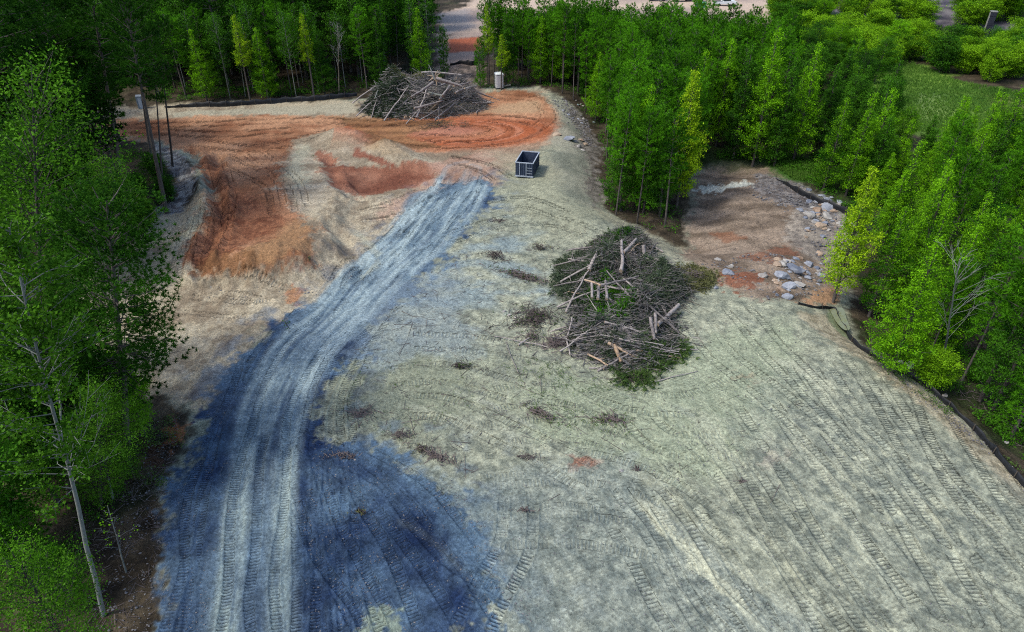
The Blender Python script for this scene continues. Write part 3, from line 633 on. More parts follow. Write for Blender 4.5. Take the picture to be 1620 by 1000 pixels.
def proto(kind, h, seed, near=False, **k):
    rg = np.random.default_rng(seed); g = Geo(); V = []; T = []; 
    r0 = k.get('r0', h * 0.011 + 0.02)
    Pn, rad = trunk_curve(h, r0, rg, k.get('bend', 0.018))
    g.tube(Pn, rad, 7 if near else 6, cap=False, t=0.4)
    cb = k.get('cb', 0.45); rm = k.get('rm', 2.2); n_b = k.get('nb', 5); gap = k.get('gap', 0.55)
    if not near: gap *= h / 14
    Cs, Ds, Ts = [], [], []
    z = cb * h; ga = rg.uniform(0, 6)
    asym = rg.uniform(0, 6.28)
    while z < h * 0.985:
        t = (z - cb * h) / (h - cb * h)
        if kind == 'pine': prof = (0.55 + 0.6 * t) if t < 0.45 else 0.82 * math.cos((t - 0.45) / 0.55 * 1.35) ** 0.8 + 0.05
        elif kind == 'spire': prof = max(0.04, (1 - t) ** 0.85) * (0.6 + 0.4 * min(1, t * 5)) + 0.03
        elif kind == 'oval': prof = math.sin(math.pi * (0.12 + 0.84 * t)) ** 0.8
        else: prof = 1.0 * (1 - t) ** 0.5
        for q in range(n_b if t < .9 else 3):
            ga += 2.4 + rg.normal(0, .35)
            bv = k.get('bvar', .35); L = rm * prof * rg.uniform(1 - bv, 1 + bv * .7) * (1 + 0.22 * math.cos(ga - asym))
            el = {'pine': 0.15 + 0.75 * t, 'spire': 0.55 + 0.55 * t, 'oval': 0.45 + 0.5 * t}.get(kind, 0.5) + rg.normal(0, .12)
            p0 = at_curve(Pn, z + rg.uniform(-.2, .2))
            dr = np.array([math.cos(ga) * math.cos(el), math.sin(ga) * math.cos(el), math.sin(el)])
            p1 = p0 + dr * L; pm = p0 + dr * L * 0.5 + np.array([0, 0, -0.05 * L])
            if L > 0.35 and (near or rg.random() < 0.7): g.tube([p0, pm, p1], [r0 * .16 + .008, r0 * .1 + .005, .005], 3, cap=False, t=0.4)
            bt = rg.normal(0, 0.2)
            step = k.get('step', 0.34)
            m = max(1, int(L * 0.75 / step)); side = np.cross(dr, [0, 0, 1]); side /= np.linalg.norm(side) + 1e-9
            for j in range(m):
                u_ = 1 - 0.72 * (j / max(1, m)); wdt = 0.34 * L * math.sin(math.pi * min(1, max(.12, u_ * .9))) + .08
                for sgn in ((0,) if j == 0 else (-1, 1)):
                    c = p0 + dr * L * u_ + side * sgn * wdt * rg.uniform(.4, 1.1) + np.array([0, 0, rg.normal(0.03, .06)])
                    d = dr * 0.6 + side * sgn * .7
                    Cs.append(c); Ds.append(d); Ts.append(bt)
        z += gap * rg.uniform(.75, 1.25)
    for dz in (0.0, -.12, -.3): Cs.append(at_curve(Pn, h + dz)); Ds.append(np.array([0, 0, 1.0])); Ts.append(.1)
    C = np.array(Cs); D = np.array(Ds); Tn = np.array(Ts)
    keep = rg.random(len(C)) < k.get('dens', 1.0); C, D, Tn = C[keep], D[keep], Tn[keep]
    if k.get('multi'):
        m_ = k['multi']; C = np.repeat(C, m_, 0) + rg.normal(0, .16, (len(C) * m_, 3)) * np.array([1, 1, .5]); D = np.repeat(D, m_, 0); Tn = np.repeat(Tn, m_)
    if kind == 'pine':
        nb = k.get('blades', 8)
        Vc, Fc = tufts(C, D, k.get('ln', .42), k.get('wd', .085), nb, rg); per = nb * 3; cn = 3
    else:
        nl = k.get('leaves', 9); C2 = np.repeat(C, nl, 0) + rg.normal(0, k.get('cl', .17), (len(C) * nl, 3)) * np.array([1, 1, .8])
        Vc, Fc = leaf_quads(C2, k.get('ls', .22), rg, k.get('flat', .3), not near); cn = 4 if near else 3; per = nl * cn
    tt = 0.36 + np.repeat(Tn, per) + np.repeat(rg.normal(0, .15, len(Vc) // cn), cn)
    tt += k.get('tipy', 0.0) * np.clip((Vc[:, 2] / h - 0.7) / 0.3, 0, 1)
    cm = crown_mesh('crown', Vc, Fc, tt, k['mat'])
    tm = g.mesh('trunk', k.get('bark', M_BARK), True)
    return dict(h=h, crown=cm, trunk=tm, V=len(Vc))
PR = {}
def fam(name, kind, n, h, mat, seed, **k): PR[name] = [proto(kind, h * random.uniform(.97, 1.03), seed + i, mat=mat, **k) for i in range(n)]
fam('stand_pine', 'pine', 5, 13, M_PINE, 100, cb=.44, rm=2.1, nb=5, gap=.50, blades=20, ln=.33, wd=.048, r0=.11, step=.26, bvar=.45)
fam('dark_pine', 'pine', 3, 15, M_PINE_D, 120, cb=.34, rm=2.8, nb=5, gap=.60, blades=20, ln=.4, wd=.058, step=.3, bvar=.45)
fam('full_pine', 'pine', 2, 10, M_PINE, 140, cb=.10, rm=2.2, nb=5, gap=.48, blades=15, ln=.32, wd=.055, step=.27, bvar=.45)
fam('spire', 'spire', 5, 11, M_LEAF, 160, cb=.06, rm=2.35, nb=5, gap=.42, leaves=22, ls=.13, cl=.15, tipy=.35, dens=.82, step=.28, bvar=.72)
fam('yspire', 'spire', 2, 11, M_LEAF_Y, 180, cb=.42, rm=1.5, nb=5, gap=.38, leaves=14, ls=.15, cl=.13, tipy=.1, step=.28, bvar=.5)
fam('spire_dark', 'spire', 4, 12, M_LEAF_D, 200, cb=.05, rm=2.5, nb=5, gap=.44, leaves=22, ls=.145, cl=.15, tipy=.45, step=.28, bvar=.72)
fam('oval', 'oval', 4, 11, M_LEAF, 220, cb=.14, rm=2.5, nb=5, gap=.55, leaves=22, ls=.145, cl=.19, step=.33, bvar=.5)
fam('oval_dark', 'oval', 4, 12, M_LEAF_D, 240, cb=.12, rm=2.8, nb=5, gap=.58, leaves=22, ls=.155, cl=.2, step=.33, bvar=.5)
fam('bush', 'oval', 4, 4, M_BUSH, 260, cb=.03, rm=1.8, nb=7, gap=.9, leaves=24, ls=.13, cl=.17, r0=.05, step=.3, bvar=.5)
fam('bush_dark', 'oval', 3, 4, M_LEAF_D, 280, cb=.03, rm=1.8, nb=7, gap=.9, leaves=24, ls=.13, cl=.17, r0=.05, step=.3, bvar=.5)
fam('edge_slim', 'oval', 4, 12, M_LEAF_D, 300, cb=.36, rm=1.7, nb=4, gap=.52, leaves=12, ls=.17, cl=.2, dens=.8, bark=M_BARK_P, r0=.06, tipy=.3, bvar=.5)
fam('near_pine', 'pine', 2, 17, M_PINE_D, 320, near=True, cb=.36, rm=3.6, nb=5, gap=.55, ln=.20, wd=.03, blades=16, step=.20, r0=.2, bvar=.45, multi=3)
fam('bare_pine', 'pine', 2, 18, M_PINE_D, 330, near=True, cb=.60, rm=3.0, nb=5, gap=.55, ln=.30, wd=.04, blades=16, step=.26, r0=.2, bvar=.4, multi=2)
fam('near_light', 'oval', 1, 15, M_LEAF_N, 350, near=True, cb=.2, rm=2.9, nb=5, gap=.5, leaves=18, ls=.12, cl=.22, step=.34, r0=.11, bvar=.55)
fam('near_broad', 'oval', 2, 15, M_LEAF_M, 340, near=True, cb=.12, rm=3.3, nb=5, gap=.46, leaves=26, ls=.10, cl=.22, step=.34, r0=.11, bvar=.55)
fam('yfull', 'spire', 1, 10, M_LEAF_Y, 190, cb=.13, rm=2.0, nb=5, gap=.40, leaves=22, ls=.13, cl=.14, step=.28, bvar=.5)
print('protos', {k: v[0]['V'] for k, v in PR.items()})
KIND = {'yfull': ('young_tree', 'young tree'), 'near_light': ('broadleaf_tree', 'tree'), 'bare_pine': ('pine_tree', 'pine tree'), 'stand_pine': ('pine_tree', 'pine tree'), 'dark_pine': ('pine_tree', 'pine tree'), 'full_pine': ('pine_tree', 'pine tree'), 'near_pine': ('pine_tree', 'pine tree'),
        'spire': ('young_tree', 'young tree'), 'yspire': ('young_tree', 'young tree'), 'spire_dark': ('conical_tree', 'tree'), 'oval': ('broadleaf_tree', 'tree'), 'oval_dark': ('broadleaf_tree', 'tree'),
        'near_broad': ('broadleaf_tree', 'tree'), 'bush': ('bush', 'bush'), 'bush_dark': ('bush', 'bush'), 'edge_slim': ('slender_tree', 'tree')}
NT = 0
pq = P(1558, 60); pdir = -pq / np.linalg.norm(pq); AVOID = [(*(pq + pdir * t_), 2.8) for t_ in (0, 4, 8, 12, 16)]
FOOT = []
def plant(fm, x, y, h, label, group=None, wid=1.0, lean=0.0, la=0.0, name=None, idx=None):
    global NT
    p = random.choice(PR[fm]) if idx is None else PR[fm][idx % len(PR[fm])]
    nm, cat = KIND[fm]
    r = empty(name or nm, (x, y, gz(x, y) - 0.05), 0)
    s_ = h / p['h']; ws = wid * s_ ** 0.6
    r.rotation_euler = (lean * math.sin(la), lean * math.cos(la), 0)
    rz = random.uniform(0, 6.28)
    for part in ('trunk', 'crown'):
        o = link(part, p[part], r); o.scale = (ws, ws, s_); o.rotation_euler = (0, 0, rz)
    tag(r, label, cat, group); NT += 1; FOOT.append((x, y))
    return r
def plant_px(fm, bx, by, ty, label, group=None, **k):
    """stands where the photograph shows its foot at (bx, by) and reaches up to row ty"""
    q = P(bx, by); z0 = gz(*q); d = math.hypot(q[0], q[1]); 
    lo, hi = 0.5, 40
    for _ in range(30):
        m = (lo + hi) / 2
        if proj(q[0], q[1], z0 + m)[1] > ty: lo = m
        else: hi = m
    return plant(fm, q[0], q[1], lo, label, group, **k)
def plant_lean(fm, bx, by, tx, ty, label, **k):
    q = P(bx, by); z0 = gz(*q); d = ray(tx, ty); t = q[1] / d[1]; tz = CAMZ + d[2] * t; dx = d[0] * t - q[0]; h = tz - z0
    r = plant(fm, q[0], q[1], math.hypot(h, dx), label, None, lean=0, **k); r.rotation_euler = (0, math.atan2(dx, h), 0)
    return r
def forest(poly, space, fams, hr, label, group, jitter=.35, wid=1.0, hgt=None, avoid=None, skip=0.0, vis=True):
    """FAMS: list of (family, weight, label, group) or names"""
    PP = PW(poly); x0, y0 = PP.min(0); x1, y1 = PP.max(0); pa = np.clip(np.array(poly, float), (0, 0), (1620, 1000)); pxr = (pa[:, 0].min(), pa[:, 0].max()); pyr = (pa[:, 1].min(), pa[:, 1].max())
    gx = np.arange(x0, x1, space); gy = np.arange(y0, y1, space * .87); n = 0
    pts = [(a_ + (space / 2 if j % 2 else 0) + random.uniform(-1, 1) * jitter * space, b_ + random.uniform(-1, 1) * jitter * space) for j, b_ in enumerate(gy) for a_ in gx]
    if not pts: return 0
    q = np.array(pts); ins = poly_sd(PP, q[:, 0], q[:, 1], 1) > 0
    for x_, y_ in q[ins]:
        if random.random() < skip: continue
        h = random.uniform(*hr) if hgt is None else hgt(x_, y_)
        px, py, dp = proj(x_, y_, h * .8); pb = proj(x_, y_, 0)
        mg = 2.6 * FPX / max(dp, 1)
        if vis and (dp < 4 or px < -mg or px > 1620 + mg or py > 1000 + mg * 2 or pb[1] < 0 and py < -mg): continue
        if vis and proj(x_, y_, h)[1] > 1060: continue
        if any((x_ - ax_) ** 2 + (y_ - ay_) ** 2 < ar_ * ar_ for ax_, ay_, ar_ in AVOID): continue
        if any((x_ - fx) ** 2 + (y_ - fy) ** 2 < (space * .5) ** 2 for fx, fy in FOOT[-400:]): continue
        bx_, by_, _ = proj(x_, y_, 0); fx_ = (bx_ - pxr[0]) / (pxr[1] - pxr[0] + 1); fy_ = (by_ - pyr[0]) / (pyr[1] - pyr[0] + 1)
        wh = ', %s rows, %s part' % ('back' if fy_ < .33 else 'middle' if fy_ < .6 else 'front', 'left' if fx_ < .33 else 'middle' if fx_ < .67 else 'right')
        f_ = random.choices(fams, [w_[1] for w_ in fams])[0]
        plant(f_[0], x_, y_, h * (f_[2] if len(f_) > 2 else 1), label[f_[0]] + wh, group[f_[0]] + wh, wid=wid * random.uniform(.85, 1.2), lean=random.uniform(0, .05), la=random.uniform(0, 6.28))
        n += 1
    return n

# ---- single trees that stand out
LFT = 'left wood beside the road'
plant_lean('near_light', 75, 610, 45, 105, 'tall bright green broadleaf tree at the left edge, crown lit at the top', wid=1.2, idx=0)
plant_lean('near_broad', 20, 600, -30, 360, 'leafy tree behind the pale slanting trunk at the left edge', wid=1.1, idx=1)
plant_lean('near_pine', 200, 725, 168, 318, 'pine with flat layered boughs reaching over the pale dirt left of the road', wid=1.2, idx=0)
for bx, by, tx, ty, lb, wd, ix in ((264, 338, 196, -20, 'tall straight pine whose long bare trunk stands nearest the dirt, left wood', 1.0, 0), (194, 300, 140, -40, 'thickest dark pine trunk in the left wood, first left of the long bare one', 1.2, 1),
                       (273, 265, 250, 30, 'slim pine trunk at the very tip of the left wood against the red clay', .7, 1), (238, 245, 200, 0, 'thin dark trunk just left of the wood tip', .7, 0), (258, 300, 238, 50, 'thin dark trunk between the long bare pine and the slim pine at the wood tip', .6, 1),
                       (110, 330, 60, -60, 'dark pine deep in the left wood under the upper left corner', 1.3, 0), (30, 380, -30, -80, 'dark pine at the left edge high above the bright broadleaf tree', 1.3, 1), (140, 430, 110, 220, 'pine of middle height behind the layered pine', 1.1, 0), (60, 470, 10, 230, 'dark pine behind the leafy trees at the left edge', 1.1, 1)):
    plant_lean('bare_pine' if by < 345 and bx > 150 else 'near_pine', bx, by, tx, ty, lb, wid=wd, idx=ix)
plant_lean('near_light', 175, 440, 160, 250, 'bright green rounded tree in front of the left pines', wid=1.1, idx=1)
plant_lean('near_broad', 120, 660, 105, 410, 'broad leafy tree just left of the layered pine', wid=1.1, idx=1)
plant_lean('near_pine', 110, 780, 70, 500, 'dark pine behind the pale slanting trunk, lower left', wid=1.1, idx=1)
plant_lean('near_broad', 160, 800, 150, 610, 'leafy dark tree beside the thin crooked sapling', wid=.9, idx=0)
plant_lean('near_broad', 30, 760, -10, 520, 'leafy tree at the left edge, level with the layered pine foot', wid=1.2, idx=0)
# the pale slanting trunk, sparse leaves
def sparse_tree(name, p0, p1, r0, nleaf, label, mat, bark, seed, ls=.13, crown=(0.3, 1.0), blen=2.2, nb=46, cat='tree', dead=False):
    rg = np.random.default_rng(seed); p0 = np.array(p0, float); p1 = np.array(p1, float); H = np.linalg.norm(p1 - p0)
    root = empty(name, tuple(p0)); g = Geo(); n = 9; t = np.linspace(0, 1, n)
    W = np.cumsum(rg.normal(0, H * .002, (n, 3)), 0); W -= np.outer(t, W[-1])
    C = (p1 - p0)[None] * t[:, None] + W; g.tube(C, r0 * (1 - .85 * t) + .01, 8, t=.4); pts = []
    for k_ in range(nb):
        u_ = crown[0] + (crown[1] - crown[0]) * rg.random() ** .9; c = np.array([np.interp(u_, t, C[:, i]) for i in range(3)])
        an = rg.uniform(0, 6.28); el = rg.uniform(.25, .9) + (.45 if dead else 0); L = blen * (1.15 - u_) ** .6 * rg.uniform(.4, 1.1)
        d = np.array([math.cos(an) * math.cos(el), math.sin(an) * math.cos(el), math.sin(el)])
        m_ = c + d * L * .5 + rg.normal(0, .1, 3); e_ = c + d * L + rg.normal(0, .15, 3)
        g.tube([c, m_, e_], [r0 * .2 + .005, r0 * .1 + .005, .006], 4, cap=False, t=.4)
        for j in range(4):
            s0 = m_ + (e_ - m_) * rg.random(); s1 = s0 + d * L * .3 + rg.normal(0, .3, 3) * L * .35
            g.tube([s0, s1], [.012, .004], 3, cap=False, t=.4)
            pts.append(s0 + (s1 - s0) * rg.random((6, 1))); pts.append(c + (e_ - c) * rg.uniform(.3, 1, (3, 1)))
    link('trunk', g.mesh('trunk', bark, True), root)
    if not dead:
        Q = np.vstack(pts); Q = Q[rg.integers(0, len(Q), nleaf)] + rg.normal(0, .13, (nleaf, 3))
        V, F = leaf_quads(Q, ls, rg, .4)
        link('crown', crown_mesh('crown', V, F, .45 + np.repeat(rg.normal(0, .2, nleaf), 4), mat), root)
    tag(root, label, cat); FOOT.append((p0[0], p0[1])); return root
def at3(px, py, z): q = Pz(px, py, z); return (q[0], q[1], z)
q = P(165, 972)
sparse_tree('slender_tree', (*q, gz(*q) - .1), at3(14, 360, 18.5), .095, 12000, 'pale slanting trunk with sparse yellow-green leaves at the lower left', M_LEAF_M, M_BARK_P, 5, ls=.14, crown=(.40, 1), blen=3.6, nb=90)
q = P(178, 790)
sparse_tree('slender_tree', (*q, gz(*q) - .1), at3(140, 640, 5), .06, 260, 'thin crooked pale sapling right of the slanting trunk', M_LEAF, M_BARK_P, 6, ls=.12, crown=(.2, 1), blen=1.6, nb=16)
q = P(200, 905)
sparse_tree('slender_tree', (*q, gz(*q) - .1), at3(170, 800, 3.5), .035, 60, 'bare little sapling between the slanting trunk and the blue gravel', M_LEAF, M_BARK_P, 8, ls=.1, crown=(.3, 1), blen=1.0, nb=10)
q = P(1493, 575)
sparse_tree('dead_tree', (*q, gz(*q) - .1), at3(1518, 410, 9.0), .075, 0, 'bare dead grey tree with forked branches inside the right wood', M_LEAF, M_BARK_P, 9, crown=(.25, .95), blen=4.0, nb=22, dead=True, cat='dead tree')
q = P(536, 150)
sparse_tree('dead_tree', (*q, gz(*q) - .1), at3(534, 42, 12), .07, 0, 'leafless white-barked tree at the edge of the far left wood', M_LEAF, M_BARK_P, 12, crown=(.4, 1), blen=2.6, nb=26, dead=True, cat='dead tree')
q = P(458, 520)
sparse_tree('dead_sapling', (*q, gz(*q)), at3(452, 512, 1.2), .03, 20, 'small dark broken stem standing at the left edge of the road', M_LEAF_D, M_BARK, 10, crown=(.4, 1), blen=.6, nb=5, cat='stem')
# bottom-left corner
plant('near_light', *Pz(15, 870, 10), 10, 'bright yellow-green feathery tree in the bottom left corner', wid=.8, idx=0)
for i, (bx, by, h_, lb) in enumerate(((60, 905, 5.0, 'young pine with bushy tufts in front of the slanting trunk'), (118, 960, 3.6, 'small pine crossing the foot of the slanting trunk'), (10, 860, 6.5, 'young pine at the left edge above the yellow-green tree'))):
    plant('full_pine', *P(bx, by), h_, lb, wid=.9)
plant_px('near_broad', 215, 760, 690, 'low leafy bush at the edge of the litter strip', wid=.6)
for bx, by, ty, lb in ((20, 900, 640, 'dark tree at the left edge under the young pines'), (95, 800, 560, 'dark young tree deep in the lower left wood'), (150, 740, 500, 'dark tree behind the thin crooked sapling'), (60, 720, 440, 'shaded tree left of the pale slanting trunk')):
    plant_px('oval_dark', bx, by, ty, lb)
plant_px('oval', 230, 690, 560, 'low bright tree under the layered pine, beside the litter strip', wid=.9)
# right wood
for fm, bx, by, ty, lb in (('yfull', 1318, 478, 268, 'bright yellow-green spire tree standing alone at the bend of the silt fence'), ('spire', 1375, 500, 330, 'green spire tree next behind the lone yellow-green one'),
                       ('spire', 1410, 590, 380, 'low bright spire tree just behind the fence, front of the right wood'), ('stand_pine', 1549, 636, 310, 'pine with a long bare grey trunk leaning a little, right wood'), ('full_pine', 1600, 690, 530, 'low pine at the right edge above the fence'),
                       ('spire', 1470, 560, 360, 'leafy tree left of the bare dead tree'), ('bush', 1470, 610, 560, 'low leafy bush between the dead tree and the fence'), ('spire', 1545, 330, 135, 'tallest bright spire tree in the right wood'), ('spire', 1600, 360, 150, 'bright spire tree at the right edge'),
                       ('spire', 1302, 300, 155, 'bright spire tree beside the hollow, left of a close pair'), ('spire', 1338, 310, 150, 'left one of a close pair of spire trees behind the hollow'), ('spire', 1368, 300, 140, 'right one of a close pair of spire trees behind the hollow'), ('spire', 1393, 400, 270, 'spire tree between the lone yellow-green one and the right wood'),
                       ('spire', 1190, 262, 45, 'tall spire tree above the hollow with a light green tip'), ('spire', 1132, 232, 62, 'light green spire tree left of the tallest one above the hollow'), ('spire', 1255, 255, 72, 'spire tree right of the tallest one above the hollow'),
                       ('spire', 1092, 260, 80, 'spire tree at the left rim above the hollow'), ('spire_dark', 1160, 250, 70, 'dark conical tree between two spires above the hollow'), ('spire_dark', 1225, 262, 90, 'dark conical tree behind the fence of the hollow'),
                       ('yfull', 1070, 330, 115, 'bright slim tree at the right flank of the middle pine stand'), ('yspire', 396, 160, 25, 'yellow-topped tree in the front row of the far left wood, first of three'), ('edge_slim', 365, 158, 22, 'slim pale-stemmed tree left of the yellow-topped one, far left wood'),
                       ('yspire', 497, 155, 22, 'yellow-topped tree near the white-barked dead one'), ('spire', 425, 160, 44, 'light green slim tree right of the yellow-topped one'), ('spire', 328, 160, 48, 'first light green tree of the far left wood, counted from its left end'), ('edge_slim', 470, 158, 18, 'slim pale-stemmed tree between two yellow-topped ones'),
                       ('spire', 668, 130, 15, 'bright green spire tree behind the far brush pile'), ('full_pine', 703, 122, 42, 'small dark pine at the gap where the far dirt shows'), ('full_pine', 760, 140, 62, 'dark full pine right of the gap, first of the middle stand'), ('yspire', 772, 138, 8, 'lightest green tree at the left end of the middle stand'),
                       ('yspire', 793, 142, 55, 'yellow-green spire behind the portable toilet')):
    plant_px(fm, bx, by, ty, lb, wid={703: .6, 760: .65, 772: .7}.get(bx, 1.0))
nhero = NT
# ---- woods
fl_lab = {'stand_pine': 'tall pine inside the far left wood, behind its front row', 'dark_pine': 'dark pine deep in the far left wood', 'oval_dark': 'dark rounded broadleaf tree in the far left wood', 'edge_slim': 'slender pale-stemmed tree along the front of the far left wood', 'spire_dark': 'dark conical tree in the far left wood'}
fl_grp = {k: 'far left wood: ' + v for k, v in {'stand_pine': 'tall pines', 'dark_pine': 'dark pines', 'oval_dark': 'rounded trees', 'edge_slim': 'pale-stemmed trees', 'spire_dark': 'conical trees'}.items()}
c1 = forest([(255, 164), (560, 149), (690, 131), (706, 124), (694, 106), (560, 128), (240, 140)], 3.0, [('edge_slim', 4, .9), ('spire_dark', 1, .8), ('stand_pine', 2, .95)], (11, 13.5), fl_lab, fl_grp)
c2 = forest([(60, 150), (240, 138), (560, 126), (684, 105), (684, 76), (600, 70), (300, 80), (-100, 100)], 4.6, [('dark_pine', 3), ('oval_dark', 3), ('spire_dark', 1, .9)], (14, 18), fl_lab, fl_grp, wid=1.25)
c3 = forest([(-200, 90), (300, 78), (600, 68), (668, 60), (676, 20), (600, 12), (-400, 20)], 8.0, [('dark_pine', 2), ('oval_dark', 3)], (15, 18), fl_lab, fl_grp, wid=1.6)
ms_lab = {'stand_pine': 'slim pine with a bare lower trunk in the middle stand', 'full_pine': 'pine leafy to the ground in the middle stand', 'oval_dark': 'dark broadleaf tree in the middle stand', 'spire': 'light green spire tree in the middle stand', 'spire_dark': 'dark conical tree in the middle stand', 'edge_slim': 'slender broadleaf tree at the edge of the middle stand'}
ms_grp = {k: 'middle stand: ' + KIND[k][0].replace('_', ' ') + (' dark' if 'dark' in k else '') + (' full' if 'full' in k else '') for k in ms_lab}
ms_grp['stand_pine'] = 'middle stand: bare-trunked pines'
def hm_(x_, y_): return random.uniform(9.3, 13.0) + 2.2 * max(0, (75 - y_) / 25)
c4 = forest([(766, 141), (855, 136), (905, 158), (938, 190), (955, 240), (958, 330), (1010, 356), (1072, 382), (1082, 300), (1092, 262), (1130, 228), (1240, 225), (1240, 150), (1100, 128), (900, 118), (772, 118)], 2.45, [('stand_pine', 8), ('full_pine', .6), ('spire', .7, .95), ('spire_dark', 1, .95)], (10.5, 13), ms_lab, ms_grp, hgt=hm_, wid=.95)
rw_lab = {'stand_pine': 'pine inside the right wood', 'spire': 'light green spire tree inside the right wood', 'oval': 'rounded light green tree inside the right wood', 'oval_dark': 'dark rounded tree inside the right wood', 'spire_dark': 'dark conical tree inside the right wood', 'full_pine': 'low full pine inside the right wood'}
rw_grp = {k: 'right wood: ' + v.replace(' inside the right wood', '') for k, v in rw_lab.items()}
c4b = forest([(778, 122), (900, 122), (960, 130), (1100, 130), (1100, 100), (960, 92), (785, 100)], 3.0, [('full_pine', 1), ('oval_dark', 1)], (7, 9), ms_lab, ms_grp, wid=1.3)
c5 = forest([(1380, 470), (1400, 560), (1480, 590), (1560, 650), (1640, 700), (1760, 640), (1720, 330), (1640, 290), (1500, 300), (1400, 360)], 3.5, [('spire', 4), ('oval', 1, .95), ('stand_pine', 4), ('spire_dark', 2)], (7.5, 11.5), rw_lab, rw_grp, wid=.88)
c6 = forest([(1385, 350), (1500, 296), (1640, 285), (1720, 330), (1760, 250), (1640, 225), (1480, 240), (1380, 270)], 3.8, [('spire', 4), ('oval', 1), ('spire_dark', 2), ('stand_pine', 1)], (5, 7), rw_lab, rw_grp, wid=1.0)
hl_lab = {'spire': 'light spire tree in the wood behind the hollow', 'spire_dark': 'dark conical tree in the wood behind the hollow', 'oval_dark': 'dark rounded tree in the wood behind the hollow', 'full_pine': 'full pine in the wood behind the hollow', 'oval': 'light rounded tree in the wood behind the hollow'}
hl_grp = {k: 'wood behind the hollow: ' + v.replace(' in the wood behind the hollow', '') for k, v in hl_lab.items()}
c7 = forest([(1095, 225), (1120, 240), (1215, 238), (1300, 262), (1375, 330), (1400, 250), (1385, 215), (1340, 190), (1250, 168), (1120, 160)], 3.9, [('spire', 2), ('spire_dark', 4), ('oval_dark', 1)], (7.5, 11), hl_lab, hl_grp)
c8 = forest([(1225, 150), (1340, 180), (1370, 160), (1390, 120), (1330, 100), (1225, 110)], 4.2, [('oval', 2), ('oval_dark', 3), ('spire', 1)], (5, 7.5), hl_lab, hl_grp, wid=1.1)
bs_lab = {'bush': 'bright green shrub in the field beyond the right wood', 'bush_dark': 'dark green shrub in the field beyond the right wood', 'oval': 'rounded small tree in the shrub field beyond the right wood', 'oval_dark': 'dark small tree in the shrub field beyond the right wood'}
bs_grp = {'bush': 'shrub field: bright shrubs', 'bush_dark': 'shrub field: dark shrubs', 'oval': 'shrub field: small light trees', 'oval_dark': 'shrub field: small dark trees'}
BF = [('bush', 5), ('bush_dark', 1.4), ('oval', .7, 1.3)]
c9 = forest([(1480, 116), (1560, 132), (1700, 140), (1700, 84), (1540, 74), (1490, 84), (1465, 100)], 3.7, BF, (3.2, 5.2), bs_lab, bs_grp, wid=1.35)
c10 = forest([(1230, 100), (1390, 120), (1450, 96), (1480, 70), (1400, 58), (1230, 62)], 4.0, BF, (3.0, 5.2), bs_lab, bs_grp, wid=1.35)
c11 = forest([(1215, 50), (1460, 42), (1470, 28), (1215, 14)], 5.5, BF, (3.5, 6), bs_lab, bs_grp, wid=1.5)
c12 = forest([(1520, 44), (1700, 50), (1700, 20), (1515, 14)], 6, BF, (4, 7), bs_lab, bs_grp, wid=1.5)
c13 = forest([(1395, 150), (1500, 200), (1640, 215), (1640, 228), (1480, 240), (1380, 215)], 6.5, [('bush_dark', 2), ('bush', 2), ('oval_dark', 1)], (2.5, 4.5), bs_lab, bs_grp, wid=1.0, skip=.85)
ln_lab = {'dark_pine': 'dark pine inside the left wood beside the road', 'oval_dark': 'dark rounded tree inside the left wood beside the road', 'near_pine': 'large dark pine inside the left wood beside the road', 'oval': 'light green tree inside the left wood beside the road', 'bush_dark': 'low dark bush under the trees of the left wood', 'bush': 'bright low bush under the trees of the left wood'}
ln_grp = {k: 'left wood: ' + v.split(' inside')[0].split(' under')[0] for k, v in ln_lab.items()}
c14 = forest([(225, 320), (215, 235), (60, 160), (-300, 200), (-500, 420), (-60, 640), (40, 560), (60, 500), (160, 420), (205, 350)], 4.6, [('dark_pine', 3), ('near_pine', 1), ('oval_dark', 1, .8)], (15, 18.5), ln_lab, ln_grp, wid=1.2, hgt=lambda x_, y_: random.uniform(14, 17) if x_ < -34 else random.uniform(12, 15.5))
c15 = forest([(60, 150), (-100, 110), (-500, 200), (-300, 210), (60, 165)], 6, [('dark_pine', 3), ('oval_dark', 1)], (14, 17), ln_lab, ln_grp, wid=1.3)
c16 = forest([(150, 600), (190, 680), (150, 740), (100, 800), (-100, 820), (-300, 700), (-60, 620)], 4.2, [('oval_dark', 2, .8), ('dark_pine', 1), ('bush_dark', 1.5, .35)], (8, 12), ln_lab, ln_grp)
c17 = forest([(285, 310), (262, 345), (200, 380), (110, 470), (60, 420), (150, 330), (220, 260), (262, 262)], 3.6, [('bush_dark', 3), ('bush', 1)], (1.5, 3), ln_lab, ln_grp)
c18 = forest([(1405, 560), (1480, 595), (1640, 720), (1640, 640), (1500, 560), (1420, 520)], 2.6, [('bush_dark', 3), ('bush', 2)], (.8, 1.8), {'bush': 'bright low bush behind the silt fence', 'bush_dark': 'dark low bush behind the silt fence'}, {'bush': 'bright low bushes behind the silt fence', 'bush_dark': 'dark low bushes behind the silt fence'}, vis=True)
c19 = forest([(200, 640), (225, 700), (190, 800), (150, 900), (60, 860), (60, 700)], 4.2, [('bush_dark', 2), ('bush', .6)], (.8, 1.8), ln_lab, ln_grp, skip=.4)
print('trees', NT, 'hero', nhero, (c1, c2, c3, c4, c5, c6, c7, c8, c9, c10, c11, c12, c13, c14, c15, c16, c17, c18, c19))

